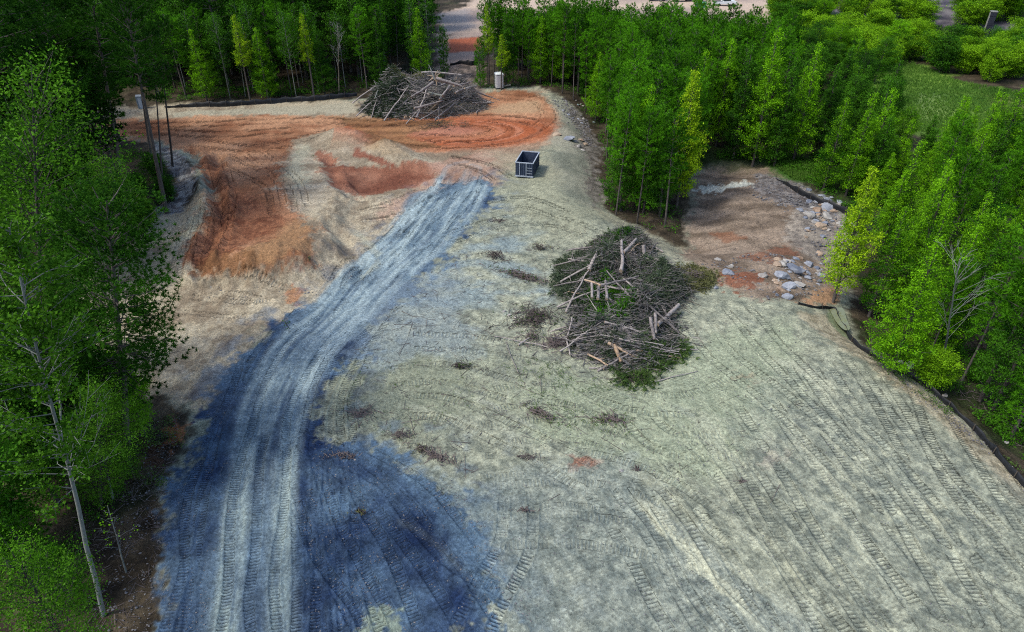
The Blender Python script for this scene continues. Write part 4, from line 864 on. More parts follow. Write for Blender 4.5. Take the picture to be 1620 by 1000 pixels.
# ------------------------------------------------------------------ helpers for things on the ground
def sticks(A, B, r, tint=.4):
    """many straight sticks, three sided"""
    A = np.asarray(A, float); B = np.asarray(B, float); n = len(A); r = np.broadcast_to(np.asarray(r, float), (n,))
    d = B - A; d /= np.linalg.norm(d, axis=1)[:, None] + 1e-9
    u = np.cross(d, np.where(np.abs(d[:, 2:3]) > .9, np.array([[1., 0, 0]]), np.array([[0, 0, 1.]]))); u /= np.linalg.norm(u, axis=1)[:, None] + 1e-9
    v = np.cross(d, u); V = []
    for E, f_ in ((A, 1.0), (B, .45)):
        for k in range(3):
            an = k * 2.094; V.append(E + (u * math.cos(an) + v * math.sin(an)) * (r * f_)[:, None])
    V = np.stack(V, 1).reshape(-1, 3); b = np.arange(n)[:, None] * 6
    F = np.concatenate([b + np.array([[k, (k + 1) % 3, 3 + (k + 1) % 3, 3 + k]]) for k in range(3)])
    return V, F, np.broadcast_to(np.asarray(tint, float), (n,)).repeat(6)
def sample(poly, n, world=False):
    PP = poly if world else PW(poly); lo, hi = PP.min(0), PP.max(0); out = []
    while sum(map(len, out)) < n:
        q = rng.uniform(lo, hi, (n * 3, 2)); out.append(q[poly_sd(PP, q[:, 0], q[:, 1], .5) > 0])
    return np.vstack(out)[:n]

# ------------------------------------------------------------------ roll-off dumpster
M_STEEL = plain('blue_grey_steel', (0.035, 0.055, 0.105), .55, .0, .35, 3.0, c2=(0.055, 0.075, 0.12))
M_STEELIN = plain('inner_steel', (0.03, 0.045, 0.09), .6, .0, .3, 3.0)
M_RIM = plain('pale_rim_steel', (0.36, 0.40, 0.46), .5, .0, .2, 6.0)
M_WHITE = plain('white_plastic', (0.72, 0.75, 0.76), .5, var=.06)
M_TYRE = plain('rubber', (0.02, 0.02, 0.022), .8)
cA, cB = np.array(at3(815, 281, 0)), np.array(at3(843, 281, 0)); cE = np.array(at3(853, 253, 1.65)); cF = np.array(at3(843, 259, 1.65))
gA = P(815.5, 281); gB = P(843, 282)
Wd = float(np.linalg.norm(gB - gA)); yaw = math.atan2(gB[1] - gA[1], gB[0] - gA[0]); Hd = 1.6
dirl = Pz(881 - 28, 243, Hd) - Pz(843, 261, Hd); Ld = float(np.linalg.norm(dirl)); yaw = math.atan2(dirl[1], dirl[0]) - math.pi / 2
cx_, cy_ = (gA + gB) / 2; zb = gz(cx_, cy_)
dm = empty('dumpster', (cx_, cy_, zb), yaw); print('dumpster', Wd, Ld, math.degrees(yaw))
tag(dm, 'dark blue open-top roll-off dumpster with pale rims on the dirt', 'dumpster')
def part(nm, mat, par, fn, smooth=False):
    g = Geo(); fn(g); return link(nm, g.mesh(nm, mat, smooth), par)
W2 = Wd / 2; z0 = .22
part('floor', M_STEELIN, dm, lambda g: g.box((0, Ld / 2, z0 + .04), (Wd - .1, Ld - .12, .06)))
for sx in (-1, 1):
    wl_ = part('side_wall', M_STEEL, dm, lambda g: g.box((sx * (W2 - .03), Ld / 2, (z0 + Hd) / 2), (.05, Ld - .1, Hd - z0)))
    me_ = None
    for i in range(7):
        y_ = .35 + i * (Ld - .7) / 6
        if me_ is None:
            gg = Geo(); gg.box((0, 0, 0), (.07, .09, Hd - z0 - .1)); me_ = gg.mesh('rib', M_STEEL)
        link('rib', me_, wl_, (sx * (W2 + .03), y_, (z0 + Hd) / 2))
    part('side_rim', M_RIM, dm, lambda g: g.box((sx * (W2 - .01), Ld / 2, Hd + .04), (.11, Ld + .04, .09)))
    part('skid_rail', M_RIM, dm, lambda g: g.box((sx * (W2 - .2), Ld / 2, .12), (.09, Ld, .18)))
part('front_wall', M_STEEL, dm, lambda g: g.box((0, Ld - .03, (z0 + Hd) / 2), (Wd - .02, .06, Hd - z0)))
part('front_rim', M_RIM, dm, lambda g: g.box((0, Ld - .02, Hd + .042), (Wd - .12, .11, .085)))
def tail(g):
    g.box((0, .02, (z0 + Hd) / 2), (Wd - .02, .05, Hd - z0))
    for k in range(9): g.box((-W2 + .12 + k * (Wd - .24) / 8, -.03, (z0 + Hd) / 2), (.035, .05, Hd - z0 - .12))
tg = part('tailgate', M_STEEL, dm, tail)
part('tail_rim', M_RIM, dm, lambda g: g.box((0, .0, Hd + .042), (Wd - .12, .11, .085)))
part('rear_sill', M_RIM, dm, lambda g: g.box((0, -.05, z0 - .02), (Wd + .08, .12, .12)))
for x_ in (-.25 * Wd, .12 * Wd): part('door_post', M_RIM, tg, lambda g: g.box((x_, -.09, Hd / 2 + .08), (.06, .07, Hd - .15)))
for z_ in (.55, .85, 1.15): part('ladder_rung', M_RIM, tg, lambda g: g.box((.3 * Wd, -.1, z_), (.3 * Wd, .035, .035)))
for sx in (-1, 1):
    for y_ in (.3, Ld - .4): part('wheel', M_TYRE, dm, lambda g: g.tube([(sx * (W2 - .34), y_, .12), (sx * (W2 - .22), y_, .12)], .12, 10))
gg = Geo(); b_ = np.random.default_rng(3)
def lump(g, c, r, rg, n=1, sq=.8):
    import bmesh
    bm = bmesh.new(); bmesh.ops.create_icosphere(bm, subdivisions=2, radius=1)
    V = np.array([v.co[:] for v in bm.verts]); F = np.array([[v.index for v in f.verts] for f in bm.faces]); bm.free()
    for k in range(11):
        nn = rg.normal(0, 1, 3); nn /= np.linalg.norm(nn); dd_ = rg.uniform(.45, .85); V = V - np.maximum(0, V @ nn - dd_)[:, None] * nn
    V = V * np.array([1, rg.uniform(.7, 1), sq * rg.uniform(.7, 1)]) * r + rg.normal(0, .012, V.shape) * r
    g.add(V + np.array(c), F, .5)
lump(gg, (0, 0, .25), .3, b_); tag(link('refuse_bag', gg.mesh('refuse_bag', M_WHITE, True), None, tuple(Vector((cx_, cy_, zb + z0)) + Matrix.Rotation(yaw, 3, 'Z') @ Vector((.1, .5, .45))), scale=(1, 1, 1.8)), 'white refuse bag lying at the near end inside the dumpster', 'bag')
gg = Geo(); lump(gg, (0, 0, 0), .3, b_); tag(link('foam_sheet', gg.mesh('foam_sheet', M_WHITE, False), None, tuple(Vector((cx_, cy_, zb + z0)) + Matrix.Rotation(yaw, 3, 'Z') @ Vector((.6 * W2, .45, .9))), scale=(.9, .5, 1.2)), 'small white scrap at the rear right corner inside the dumpster', 'scrap')
gg = Geo(); lump(gg, (0, 0, 0), .5, b_, sq=.7); tag(link('rubbish_heap', gg.mesh('rubbish_heap', M_TYRE, False), None, tuple(Vector((cx_, cy_, zb + z0 + .3)) + Matrix.Rotation(yaw, 3, 'Z') @ Vector((.25, .6, 0)))), 'dark rubbish under the white bag inside the dumpster', 'rubbish')

# ------------------------------------------------------------------ portable toilet
tq = P(789.5, 139.5); tl = empty('portable_toilet', (tq[0], tq[1], gz(*tq)), R(14))
tag(tl, 'pale grey portable toilet with a white roof at the far edge of the clay', 'portable toilet')
M_TOI = plain('toilet_wall', (0.64, 0.64, 0.64), .6, var=.12); M_TOIR = plain('toilet_roof', (0.78, 0.82, 0.82), .4, var=.04); M_TOID = plain('toilet_door', (0.56, 0.55, 0.55), .6, var=.1)
part('base', M_TYRE, tl, lambda g: g.box((0, 0, .07), (1.15, 1.15, .14)))
part('wall', M_TOI, tl, lambda g: g.box((0, 0, 1.1), (1.08, 1.08, 1.92)))
dr = part('door', M_TOID, tl, lambda g: (g.box((-.04, -.56, 1.08), (.72, .04, 1.76))))
part('handle', M_RIM, dr, lambda g: g.box((.22, -.6, 1.05), (.05, .05, .16)))
part('vent_pipe', M_TOIR, tl, lambda g: g.tube([(.42, .42, 1.9), (.42, .42, 2.5)], .06, 8))
def roof_(g):
    pr = [(.60, 2.06), (.60, 2.14), (.48, 2.27), (.25, 2.34), (0.02, 2.36)]
    for (r1, z1), (r2, z2) in zip(pr[:-1], pr[1:]):
        a1 = [(sx * r1, sy * r1, z1) for sx, sy in ((-1, -1), (1, -1), (1, 1), (-1, 1))]; a2 = [(sx * r2, sy * r2, z2) for sx, sy in ((-1, -1), (1, -1), (1, 1), (-1, 1))]
        g.add(a1 + a2, [(i, (i + 1) % 4, 4 + (i + 1) % 4, 4 + i) for i in range(4)])
    g.box((0, 0, 2.05), (1.2, 1.2, .02))
part('roof', M_TOIR, tl, roof_)
part('air_grille', M_TYRE, tl, lambda g: g.box((0.0, -.548, 1.98), (.7, .012, .07)))

# ------------------------------------------------------------------ pillar in the shrub field
pq = P(1558, 60); zt = gz(*pq)
pl_ = empty('stone_pillar', (pq[0], pq[1], zt), R(-20)); tag(pl_, 'tall square dark pillar standing alone in the shrub field, upper right', 'pillar')
hp = 1.0
for _ in range(60):
    if proj(pq[0], pq[1], zt + hp)[1] > 19: hp += .1
wp = 9.0 / FPX * proj(pq[0], pq[1], zt)[2]
M_PIL = plain('dark_concrete', (0.018, 0.02, 0.032), .85, var=.4, scale=1.5); M_PIL2 = plain('pale_cap_lit_face', (0.26, 0.26, 0.24), .85, var=.25, scale=1.5)
def shaft(g):
    for k in range(6):
        a0 = wp * (.72 + .05 * k) ; g.box((0, 0, hp * (k + .5) / 6), (a0, a0, hp / 6 - .03))
    g.box((0, 0, hp / 2), (wp * .68, wp * .68, hp - .1))
part('shaft', M_PIL, pl_, shaft)
part('lit_face', M_PIL2, pl_, lambda g: g.box((-wp * .5, 0, hp * .6), (.08, wp * .7, hp * .74)))  # pale slab paints the sunlit left face of the dark shaft into the colour
part('cap', M_PIL2, pl_, lambda g: g.box((0, 0, hp + .05), (wp * 1.05, wp * 1.05, .14)))

# ------------------------------------------------------------------ vehicles at the top edge, shed behind the left trunks
M_GLASS = plain('dark_glass', (0.02, 0.03, 0.04), .1, spec=.8)
def vehicle(px, py, label, colr, kind='car', yaw_=0.0, cat='car', nm='parked_car'):
    q = P(px, py); r = empty(nm, (q[0], q[1], gz(*q)), yaw_); m = plain('car_paint', colr, .3, var=.03, spec=.6)
    L_, W_ = (5.6, 1.95) if kind == 'pickup' else (4.6, 1.8)
    def body(g):
        if kind == 'pickup': prof = [(-2.8, .45), (-2.8, 1.05), (-.75, 1.08), (-.7, 1.12), (1.35, 1.12), (2.65, 1.0), (2.8, .8), (2.8, .45)]
        else: prof = [(-2.3, .4), (-2.3, .85), (-2.1, .98), (1.2, .98), (2.15, .82), (2.3, .6), (2.3, .4)]
        n = len(prof); V = [(x_, s_ * W_ / 2 * (1 if z_ < .9 else .95), z_) for s_ in (-1, 1) for x_, z_ in prof]
        g.add(V, [(i, (i + 1) % n, n + (i + 1) % n, n + i) for i in range(n)])
        for s_ in (0, n):
            c = np.mean(V[s_:s_ + n], 0); g.add(list(V[s_:s_ + n]) + [tuple(c)], [(i, (i + 1) % n, n) for i in range(n)])
    part('body', m, r, body)
    cb_ = [(-.7, 1.1), (-.55, 1.75), (.6, 1.75), (1.3, 1.12)] if kind == 'pickup' else [(-1.9, .96), (-1.2, 1.45), (.3, 1.45), (1.15, .97)]
    def cab(g, sc=1.0, dz=0):
        V = [(x_ , s_ * (W_ / 2 - (.1 if z_ < 1.2 else .22)) * sc, z_ + dz) for s_ in (-1, 1) for x_, z_ in cb_]
        g.add(V, [(0, 1, 5, 4), (1, 2, 6, 5), (2, 3, 7, 6), (3, 0, 4, 7), (0, 1, 2, 3), (4, 5, 6, 7)])
    part('window', M_GLASS, r, cab)
    part('roof', m, r, lambda g: g.box(((cb_[1][0] + cb_[2][0]) / 2, 0, cb_[1][1] + .03), (cb_[2][0] - cb_[1][0] + .1, W_ - .4, .06)))
    for sx in (-.31, .31):
        for sy in (-1, 1): part('wheel', M_TYRE, r, lambda g: g.tube([(L_ * sx, sy * (W_ / 2 - .2), .34), (L_ * sx, sy * (W_ / 2 + .01), .34)], .34, 12))
    if kind == 'pickup': part('cargo_bed', M_TYRE, r, lambda g: g.box((-1.75, 0, 1.085), (1.8, W_ - .35, .03)))
    return tag(r, label, cat)
vehicle(1146, 9, 'white pickup truck parked at the top edge, right of the dark cars', (.75, .78, .78), 'pickup', R(8), 'pickup', 'pickup_truck')
vehicle(1040, 1.5, 'dark blue car at the top edge, leftmost of the parked row', (.03, .04, .09), 'car', R(-5))
vehicle(1078, 2.5, 'black car at the top edge, second of the parked row', (.02, .02, .03), 'car', R(4))
vehicle(1100, 1.5, 'grey car at the top edge, beside the white pickup', (.12, .12, .14), 'car', R(-3))
gb = empty('green_bin', (*P(1108, 12), gz(*P(1108, 12))), R(6)); tag(gb, 'low green box below the parked row at the top edge', 'box')
part('box', plain('green_paint', (.05, .22, .12), .6), gb, lambda g: g.box((0, 0, .55), (2.4, 1.2, 1.1))); part('lid', plain('green_lid', (.08, .30, .18), .5), gb, lambda g: g.box((0, 0, 1.13), (2.5, 1.3, .08)))
sq_ = P(226, 171); sh = empty('small_shed', (sq_[0], sq_[1], gz(*sq_)), R(10)); sh.scale = (.62, .62, .72); tag(sh, 'small pale blue-white hut glimpsed between the trunks of the left wood', 'hut')
part('wall', plain('pale_blue_wall', (.14, .18, .22), .7), sh, lambda g: g.box((0, 0, 1.15), (1.4, 1.4, 2.3)))
part('roof', plain('shed_roof', (.2, .23, .26), .6), sh, lambda g: (g.box((0, -.34, 2.4), (1.44, .74, .05), 0, R(15)), g.box((0, .36, 2.4), (1.44, .74, .05), 0, R(-15))))
part('door', plain('shed_door', (.30, .35, .42), .7), sh, lambda g: g.box((0, -.72, 1.0), (.7, .04, 1.9)))

# ------------------------------------------------------------------ silt fences
def silt_fence(pts, label, hgt=.62, seed=0):
    L0 = smooth_line(PW(pts), 8); seg = np.linalg.norm(np.diff(L0, axis=0), axis=1); cs = np.concatenate([[0], np.cumsum(seg)]); n = int(cs[-1] / .35) + 2
    q = np.linspace(0, cs[-1], n); x_ = np.interp(q, cs, L0[:, 0]); y_ = np.interp(q, cs, L0[:, 1]); z_ = height(x_, y_); rg = np.random.default_rng(seed)
    root = empty('silt_fence', (x_[0], y_[0], z_[0])); tag(root, label, 'silt fence'); o_ = np.array([x_[0], y_[0], z_[0]])
    nx, ny = np.gradient(y_), -np.gradient(x_); l = np.hypot(nx, ny); nx /= l; ny /= l
    sag = hgt * (0.92 + .12 * np.cos(q * 2 * math.pi / 2.0)) * (1 - .35 * sst(.2, .8, fbm(q, q * 0, 4, seed + 5, 2))); sag = sag * (.45 + .55 * sst(.5, 5, q)); wv = .05 * np.sin(q * 5) + .08 * fbm(q, q * 0, 1.2, seed, 2)
    g = Geo(); rows = []
    for f_, th in ((0, .10), (0.05, .0), (.5, .05), (1, .0)):
        pass
    prof = [(-.16, -.02), (-.02, .06), (.0, .5), (.02, 1.0), (.045, 1.0), (.03, .5), (.03, -.05)]
    V = np.stack([np.stack([x_ + nx * (a_ + wv * b_), y_ + ny * (a_ + wv * b_), z_ + sag * b_], 1) for a_, b_ in prof], 1) - o_
    m = len(prof); i = np.arange(n - 1)[:, None] * m; j = np.arange(m - 1)[None]
    g.add(V.reshape(-1, 3), np.stack([i + j, i + j + 1, i + m + j + 1, i + m + j], -1).reshape(-1, 4)); link('fabric', g.mesh('fabric', M_FABRIC, True), root)
    gs = Geo(); gs.box((0, 0, hgt * .55), (.04, .04, hgt * 1.35)); ms = gs.mesh('stake', M_STAKE)
    for s_ in np.arange(.2, cs[-1], 2.0):
        k = int(s_ / cs[-1] * (n - 1)); link('stake', ms, root, (x_[k] - o_[0] + nx[k] * .09, y_[k] - o_[1] + ny[k] * .09, z_[k] - o_[2]), (rg.normal(0, .06), rg.normal(0, .06), 0))
silt_fence([(1228, 284), (1262, 306), (1300, 324), (1335, 338), (1378, 372)], 'black silt fence along the upper right rim of the hollow', .75, 1)
silt_fence([(1262, 481), (1288, 487), (1318, 490), (1328, 508), (1338, 526), (1356, 548), (1400, 576), (1462, 612), (1518, 660), (1560, 702), (1590, 740), (1640, 790), (1720, 870)], 'long black silt fence between the gravel pad and the right wood', .44, 2)
silt_fence([(262, 171), (340, 169), (400, 166), (450, 162), (500, 159), (565, 152)], 'black silt fence along the foot of the far left wood', .75, 3)
silt_fence([(712, 104), (730, 101), (745, 104), (756, 101)], 'short dark silt fence across the gap to the far dirt', .9, 4)

# ------------------------------------------------------------------ rocks
rkm = []
for k in range(7):
    g = Geo(); lump(g, (0, 0, 0), .5, np.random.default_rng(50 + k)); rkm.append(g)
RKM = {m.name: [g.mesh('boulder', m, False) for g in rkm] for m in (M_ROCKB, M_ROCKT, M_ROCKP)}
def rock(px, py, wpx, m, label, group=None, flat_=1.0):
    q = P(px, py); z_ = gz(*q); sz = wpx / FPX * proj(q[0], q[1], z_)[2] * 1.45; me = random.choice(RKM[m.name])
    o = link('boulder', me, None, (q[0], q[1], z_ + .07 * sz * flat_), (random.uniform(-.2, .2), random.uniform(-.2, .2), random.uniform(0, 6.28)), (sz, sz, sz * flat_))
    tag(o, label, 'boulder', group)
B_, T_, P_ = M_ROCKB, M_ROCKT, M_ROCKP
for r_ in ((1279, 340, 17, P_, 'pale grey boulder at the right rim of the hollow, left of the orange one'), (1292, 334, 15, T_, 'orange-brown boulder at the right rim of the hollow'), (1309, 329, 21, B_, 'blue-grey boulder right of the orange one'), (1296, 358, 19, T_, 'pinkish tan boulder below the orange one'),
           (1264, 333, 12, B_, 'small blue boulder at the left end of the rim group'), (1309, 344, 17, P_, 'pale boulder right of the orange one, below the blue-grey one'), (1257, 427, 24, B_, 'largest blue boulder of the lower hollow group'), (1237, 439, 21, B_, 'blue boulder just left of the largest one'),
           (1279, 420, 14, B_, 'dark blue boulder right of the largest one'), (1230, 411, 13, T_, 'tan slab on top of a flat one in the hollow', .5), (1228, 419, 17, T_, 'flat tan slab under a smaller one', .45), (1153, 433, 16, B_, 'blue boulder with white top alone beside the red patch'), (1156, 422, 10, P_, 'small pale boulder behind the lone blue one'),
           (1135, 411, 10, P_, 'small pale boulder at the left of the hollow floor'), (1248, 454, 18, B_, 'grey boulder below the two blue ones'), (1237, 461, 17, T_, 'rounded tan boulder at the lower left of the group'), (1245, 469, 15, B_, 'blue boulder lowest in the group'), (1266, 451, 17, P_, 'pale flat boulder right of the grey one', .6),
           (1206, 438, 13, P_, 'pale boulder left of the big blue group'), (1229, 467, 8, B_, 'small blue stone at the lower left of the group'), (1355, 357, 14, P_, 'pale boulder half hidden behind the lone bright tree'), (1132, 456, 9, B_, 'small dark blue stone near the brush pile'),
           (919, 222, 7, T_, 'tan stone standing upright in the group right of the clay'), (926, 229, 8, T_, 'brown-tan stone lower right of the upright one'), (912, 224, 6, P_, 'pale stone left of the upright tan one'), (915, 232, 8, P_, 'pale grey stone below the upright tan one'), (881, 213, 13, T_, 'flat brown boulder at the edge of the red clay', .5),
           (898, 220, 18, B_, 'long flat blue-grey boulder between the brown one and the stone group', .4), (922, 238, 6, P_, 'small pale stone lowest of the group right of the clay'), (1447, 573, 20, T_, 'tan boulder inside the right wood'), (1436, 578, 17, P_, 'white-grey boulder leaning on the tan one, right wood'), (1425, 574, 11, P_, 'small yellowish boulder left of the pair, right wood'),
           (1494, 626, 9, P_, 'single pale stone behind the fence, right wood'), (1590, 700, 8, P_, 'pale stone behind the fence near the right edge')):
    rock(*r_[:5], None, r_[5] if len(r_) > 5 else .85)
for k in range(120):
    t_ = random.random(); px = 1240 + 85 * t_ + random.gauss(0, 10); py = 425 + random.gauss(0, 17) if t_ < .5 else 340 + random.gauss(0, 16)
    if py > 470 or py < 300: continue
    if t_ < .5: px = 1225 + random.random() * 75
    rock(px, py, random.uniform(4, 12), random.choice([B_, B_, P_, T_]), 'loose small rock among the boulders of the hollow', 'small rocks in the hollow', random.uniform(.5, .9))
for k in range(34):
    px, py = random.choice([(random.gauss(905, 16), random.gauss(172, 12)), (random.uniform(238, 300), random.gauss(338, 5)), (random.gauss(300, 8), random.gauss(300, 16))])
    rock(px, py, random.uniform(2.5, 5), random.choice([B_, P_]), 'small grey stone in the rubble rim beside the trees', 'small stones in the rubble rims', .7)
rock(798, 493, 5, P_, 'white stone left of the two others in mid pad'); rock(806, 499, 5.5, P_, 'largest of three white stones in mid pad'); rock(815, 503, 5, P_, 'right one of three white stones in mid pad')
rock(983, 746, 6, P_, 'white stone right of the red stain'); rock(561, 729, 5, P_, 'small white stone at the upper edge of the blue gravel')

# ------------------------------------------------------------------ logs and brush piles
LOGM = []
for k in range(8):
    g = Geo(); rg = np.random.default_rng(70 + k); n = 6; t = np.linspace(0, 1, n)
    c = np.stack([rg.normal(0, .012, n).cumsum(), rg.normal(0, .012, n).cumsum(), t], 1); c[:, :2] -= np.outer(1 - t, c[0, :2]) + np.outer(t, c[-1, :2])
    g.tube(c * np.array([1, 1, 1]), 1.0, 7, cap=True, t=.4); LOGM.append((c, n))
def log_mesh(L, r0, r1, seed, mat, stubs=2):
    rg = np.random.default_rng(seed); n = 6; t = np.linspace(0, 1, n); W = np.cumsum(rg.normal(0, L * .012, (n, 3)), 0); W -= np.outer(t, W[-1]); W -= np.outer(1 - t, W[0])
    C = np.stack([t * L, 0 * t, 0 * t], 1) + W * np.array([0, 1, 1]); g = Geo(); g.tube(C, r0 + (r1 - r0) * t, 7, True, .4)
    for _ in range(stubs):
        u_ = rg.uniform(.3, .95); c = np.array([np.interp(u_, t, C[:, i]) for i in range(3)]); d = rg.normal(0, 1, 3); d[0] = abs(d[0]); d /= np.linalg.norm(d)
        g.tube([c, c + d * rg.uniform(.3, .9) * min(1, L / 3)], [r1 * .6, r1 * .25], 4, False, .4)
    return g.mesh('log', mat, True)
def log3(A, B, r0, r1, label, group=None, mat=None, nm='log', seed=None, stubs=2):
    A, B = Vector(A), Vector(B); d = B - A
    me = log_mesh(d.length, r0, r1, seed or random.randrange(9999), mat or M_LOG, stubs)
    o = link(nm, me, None, A); o.rotation_mode = 'QUATERNION'; o.rotation_quaternion = d.to_track_quat('X', 'Z')
    tag(o, label, 'log', group); return o
def g3(px, py, dz=0.0):
    q = P(px, py)
    if dz:
        q = Pz(px, py, gz(*q) + dz)
    return Vector((q[0], q[1], gz(*q) + dz))
def pile(outline, H, nlog, ntwig, nleafc, glabel, sd0, dirf, lr=(.03, .10), ll=(1.4, 5.0), leafmats=((M_CUT, 1.0),), tag_='near'):
    PP = PW(outline); c = PP.mean(0)
    def top(x_, y_):
        s_ = poly_sd(PP, np.atleast_1d(x_), np.atleast_1d(y_), 1); return H * sst(-.3, 2.6, s_) * (.72 + .6 * fbm(np.atleast_1d(x_), np.atleast_1d(y_), 2.4, sd0, 3)) + height(x_, y_)
    for i, q in enumerate(sample(PP, nlog, True)):
        L = random.uniform(*ll); an = dirf(q[0], q[1]); dx, dy = math.cos(an) * L / 2, math.sin(an) * L / 2
        za, zb_ = top(q[0] - dx, q[1] - dy)[0], top(q[0] + dx, q[1] + dy)[0]; r_ = random.uniform(*lr) * (1 if L > 2 else 1.2); zz = random.uniform(-.15, .25)
        log3((q[0] - dx, q[1] - dy, za + r_ + zz), (q[0] + dx, q[1] + dy, zb_ + r_ * .6 + zz + random.uniform(-.2, .4)), r_, r_ * .55, glabel[0], glabel[1], M_TAN if random.random() < .04 else M_LOG)
    Q = sample(PP, ntwig, True); Q = Q + rng.normal(0, .25, Q.shape); zz = top(Q[:, 0], Q[:, 1]) * 1.0 + rng.uniform(-.45, .25, ntwig)
    an = np.array([dirf(x_, y_) for x_, y_ in Q]) + rng.normal(0, .5, ntwig); L = rng.uniform(.5, 2.6, ntwig)
    D = np.stack([np.cos(an) * L / 2, np.sin(an) * L / 2, rng.normal(0, .16, ntwig) * L], 1); C = np.stack([Q[:, 0], Q[:, 1], np.maximum(zz + .12, height(Q[:, 0], Q[:, 1]) + .02)], 1)
    A, B = C - D, C + D; mid = C + rng.normal(0, .06, C.shape); ga = height(A[:, 0], A[:, 1]) + .02; gb_ = height(B[:, 0], B[:, 1]) + .02
    A[:, 2] = np.maximum(A[:, 2], ga); B[:, 2] = np.maximum(B[:, 2], gb_)
    r_ = rng.uniform(.012, .045, ntwig); V1, F1, T1 = sticks(A, mid, r_); V2, F2, T2 = sticks(mid, B, r_ * .6)
    o = link('brushwood', mesh_np('brushwood', np.vstack([V1, V2]), [np.vstack([F1, F2 + len(V1)])], M_TWIG, False, np.concatenate([T1, T2])))
    tag(o, 'tangle of grey-brown branches and twigs filling the %s brush pile' % tag_, 'brushwood', kind='stuff')
    for (mt, fr, sub) in leafmats:
        PS = PW(sub) if sub else PP; n = int(nleafc * fr); q = sample(PS, n, True); q = q + rng.normal(0, .3, q.shape)
        zt_ = top(q[:, 0], q[:, 1]); c3_ = np.stack([q[:, 0], q[:, 1], zt_ + rng.uniform(-.1, .38, n)], 1); dd_ = rng.normal(0, 1, (n, 3)) * np.array([1, 1, .4])
        V, F = tufts(c3_, dd_, .42, .05, 9, rng, up=.1); tt = .35 + np.repeat(fbm(q[:, 0], q[:, 1], 1.1, sd0 + 3, 3) * .3, 27) + np.repeat(rng.normal(0, .1, len(V) // 3), 3)
        o = link('cut_foliage', mesh_np('cut_foliage', V, [F], mt, False, tt)); tag(o, {'cut_foliage': 'grey-green cut pine boughs spread over the %s brush pile', 'needles': 'fresh green needles caught in the %s brush pile', 'dry_foliage': 'dry olive-brown boughs at the %s brush pile', 'leaves_dark': 'dark green leaves hanging in the %s brush pile'}.get(mt.name, 'cut leaves on the %s brush pile') % tag_, 'foliage', kind='stuff')
    return top
# near pile
def dir_near(x_, y_):
    px, py, _ = proj(x_, y_, 1.2)
    if py > 500 and px < 1060 and py < 565: return random.gauss(R(5), .25)
    if py >= 565: return random.gauss(R(-55), .35)
    return random.uniform(0, math.pi)
near_out = [(985, 368), (1010, 372), (1040, 420), (1075, 440), (1100, 455), (1060, 500), (1075, 545), (1040, 585), (1000, 590), (940, 570), (900, 545), (905, 505), (915, 470), (895, 440), (925, 400)]
topn = pile(near_out, 1.7, 120, 5200, 2300, ('grey tangled log within the near brush pile', 'logs tangled in the near brush pile'), 301, dir_near,
            leafmats=((M_CUT, 1.3, None), (M_CUT, 1.2, [(893, 440), (925, 400), (975, 372), (960, 420), (930, 460), (915, 500)]), (M_PINE, .5, [(925, 470), (960, 460), (1000, 500), (990, 520), (940, 520)]), (M_LEAF_D, .5, [(930, 395), (1000, 370), (1020, 380), (960, 425)]), (M_CUT, .8, [(1020, 430), (1070, 435), (1090, 455), (1040, 500), (1020, 470)]),
                      (M_OLIVE, .5, [(1065, 428), (1100, 426), (1128, 436), (1120, 455), (1080, 462)]), (M_WEED, .15, [(1010, 560), (1080, 545), (1095, 560), (1040, 590)]), (M_CUT, .5, [(880, 420), (920, 400), (925, 470), (880, 470)]), (M_WEED, .08, [(970, 590), (1040, 590), (1030, 612), (980, 612)])))
N3 = lambda px, py, dz: g3(px, py, dz)
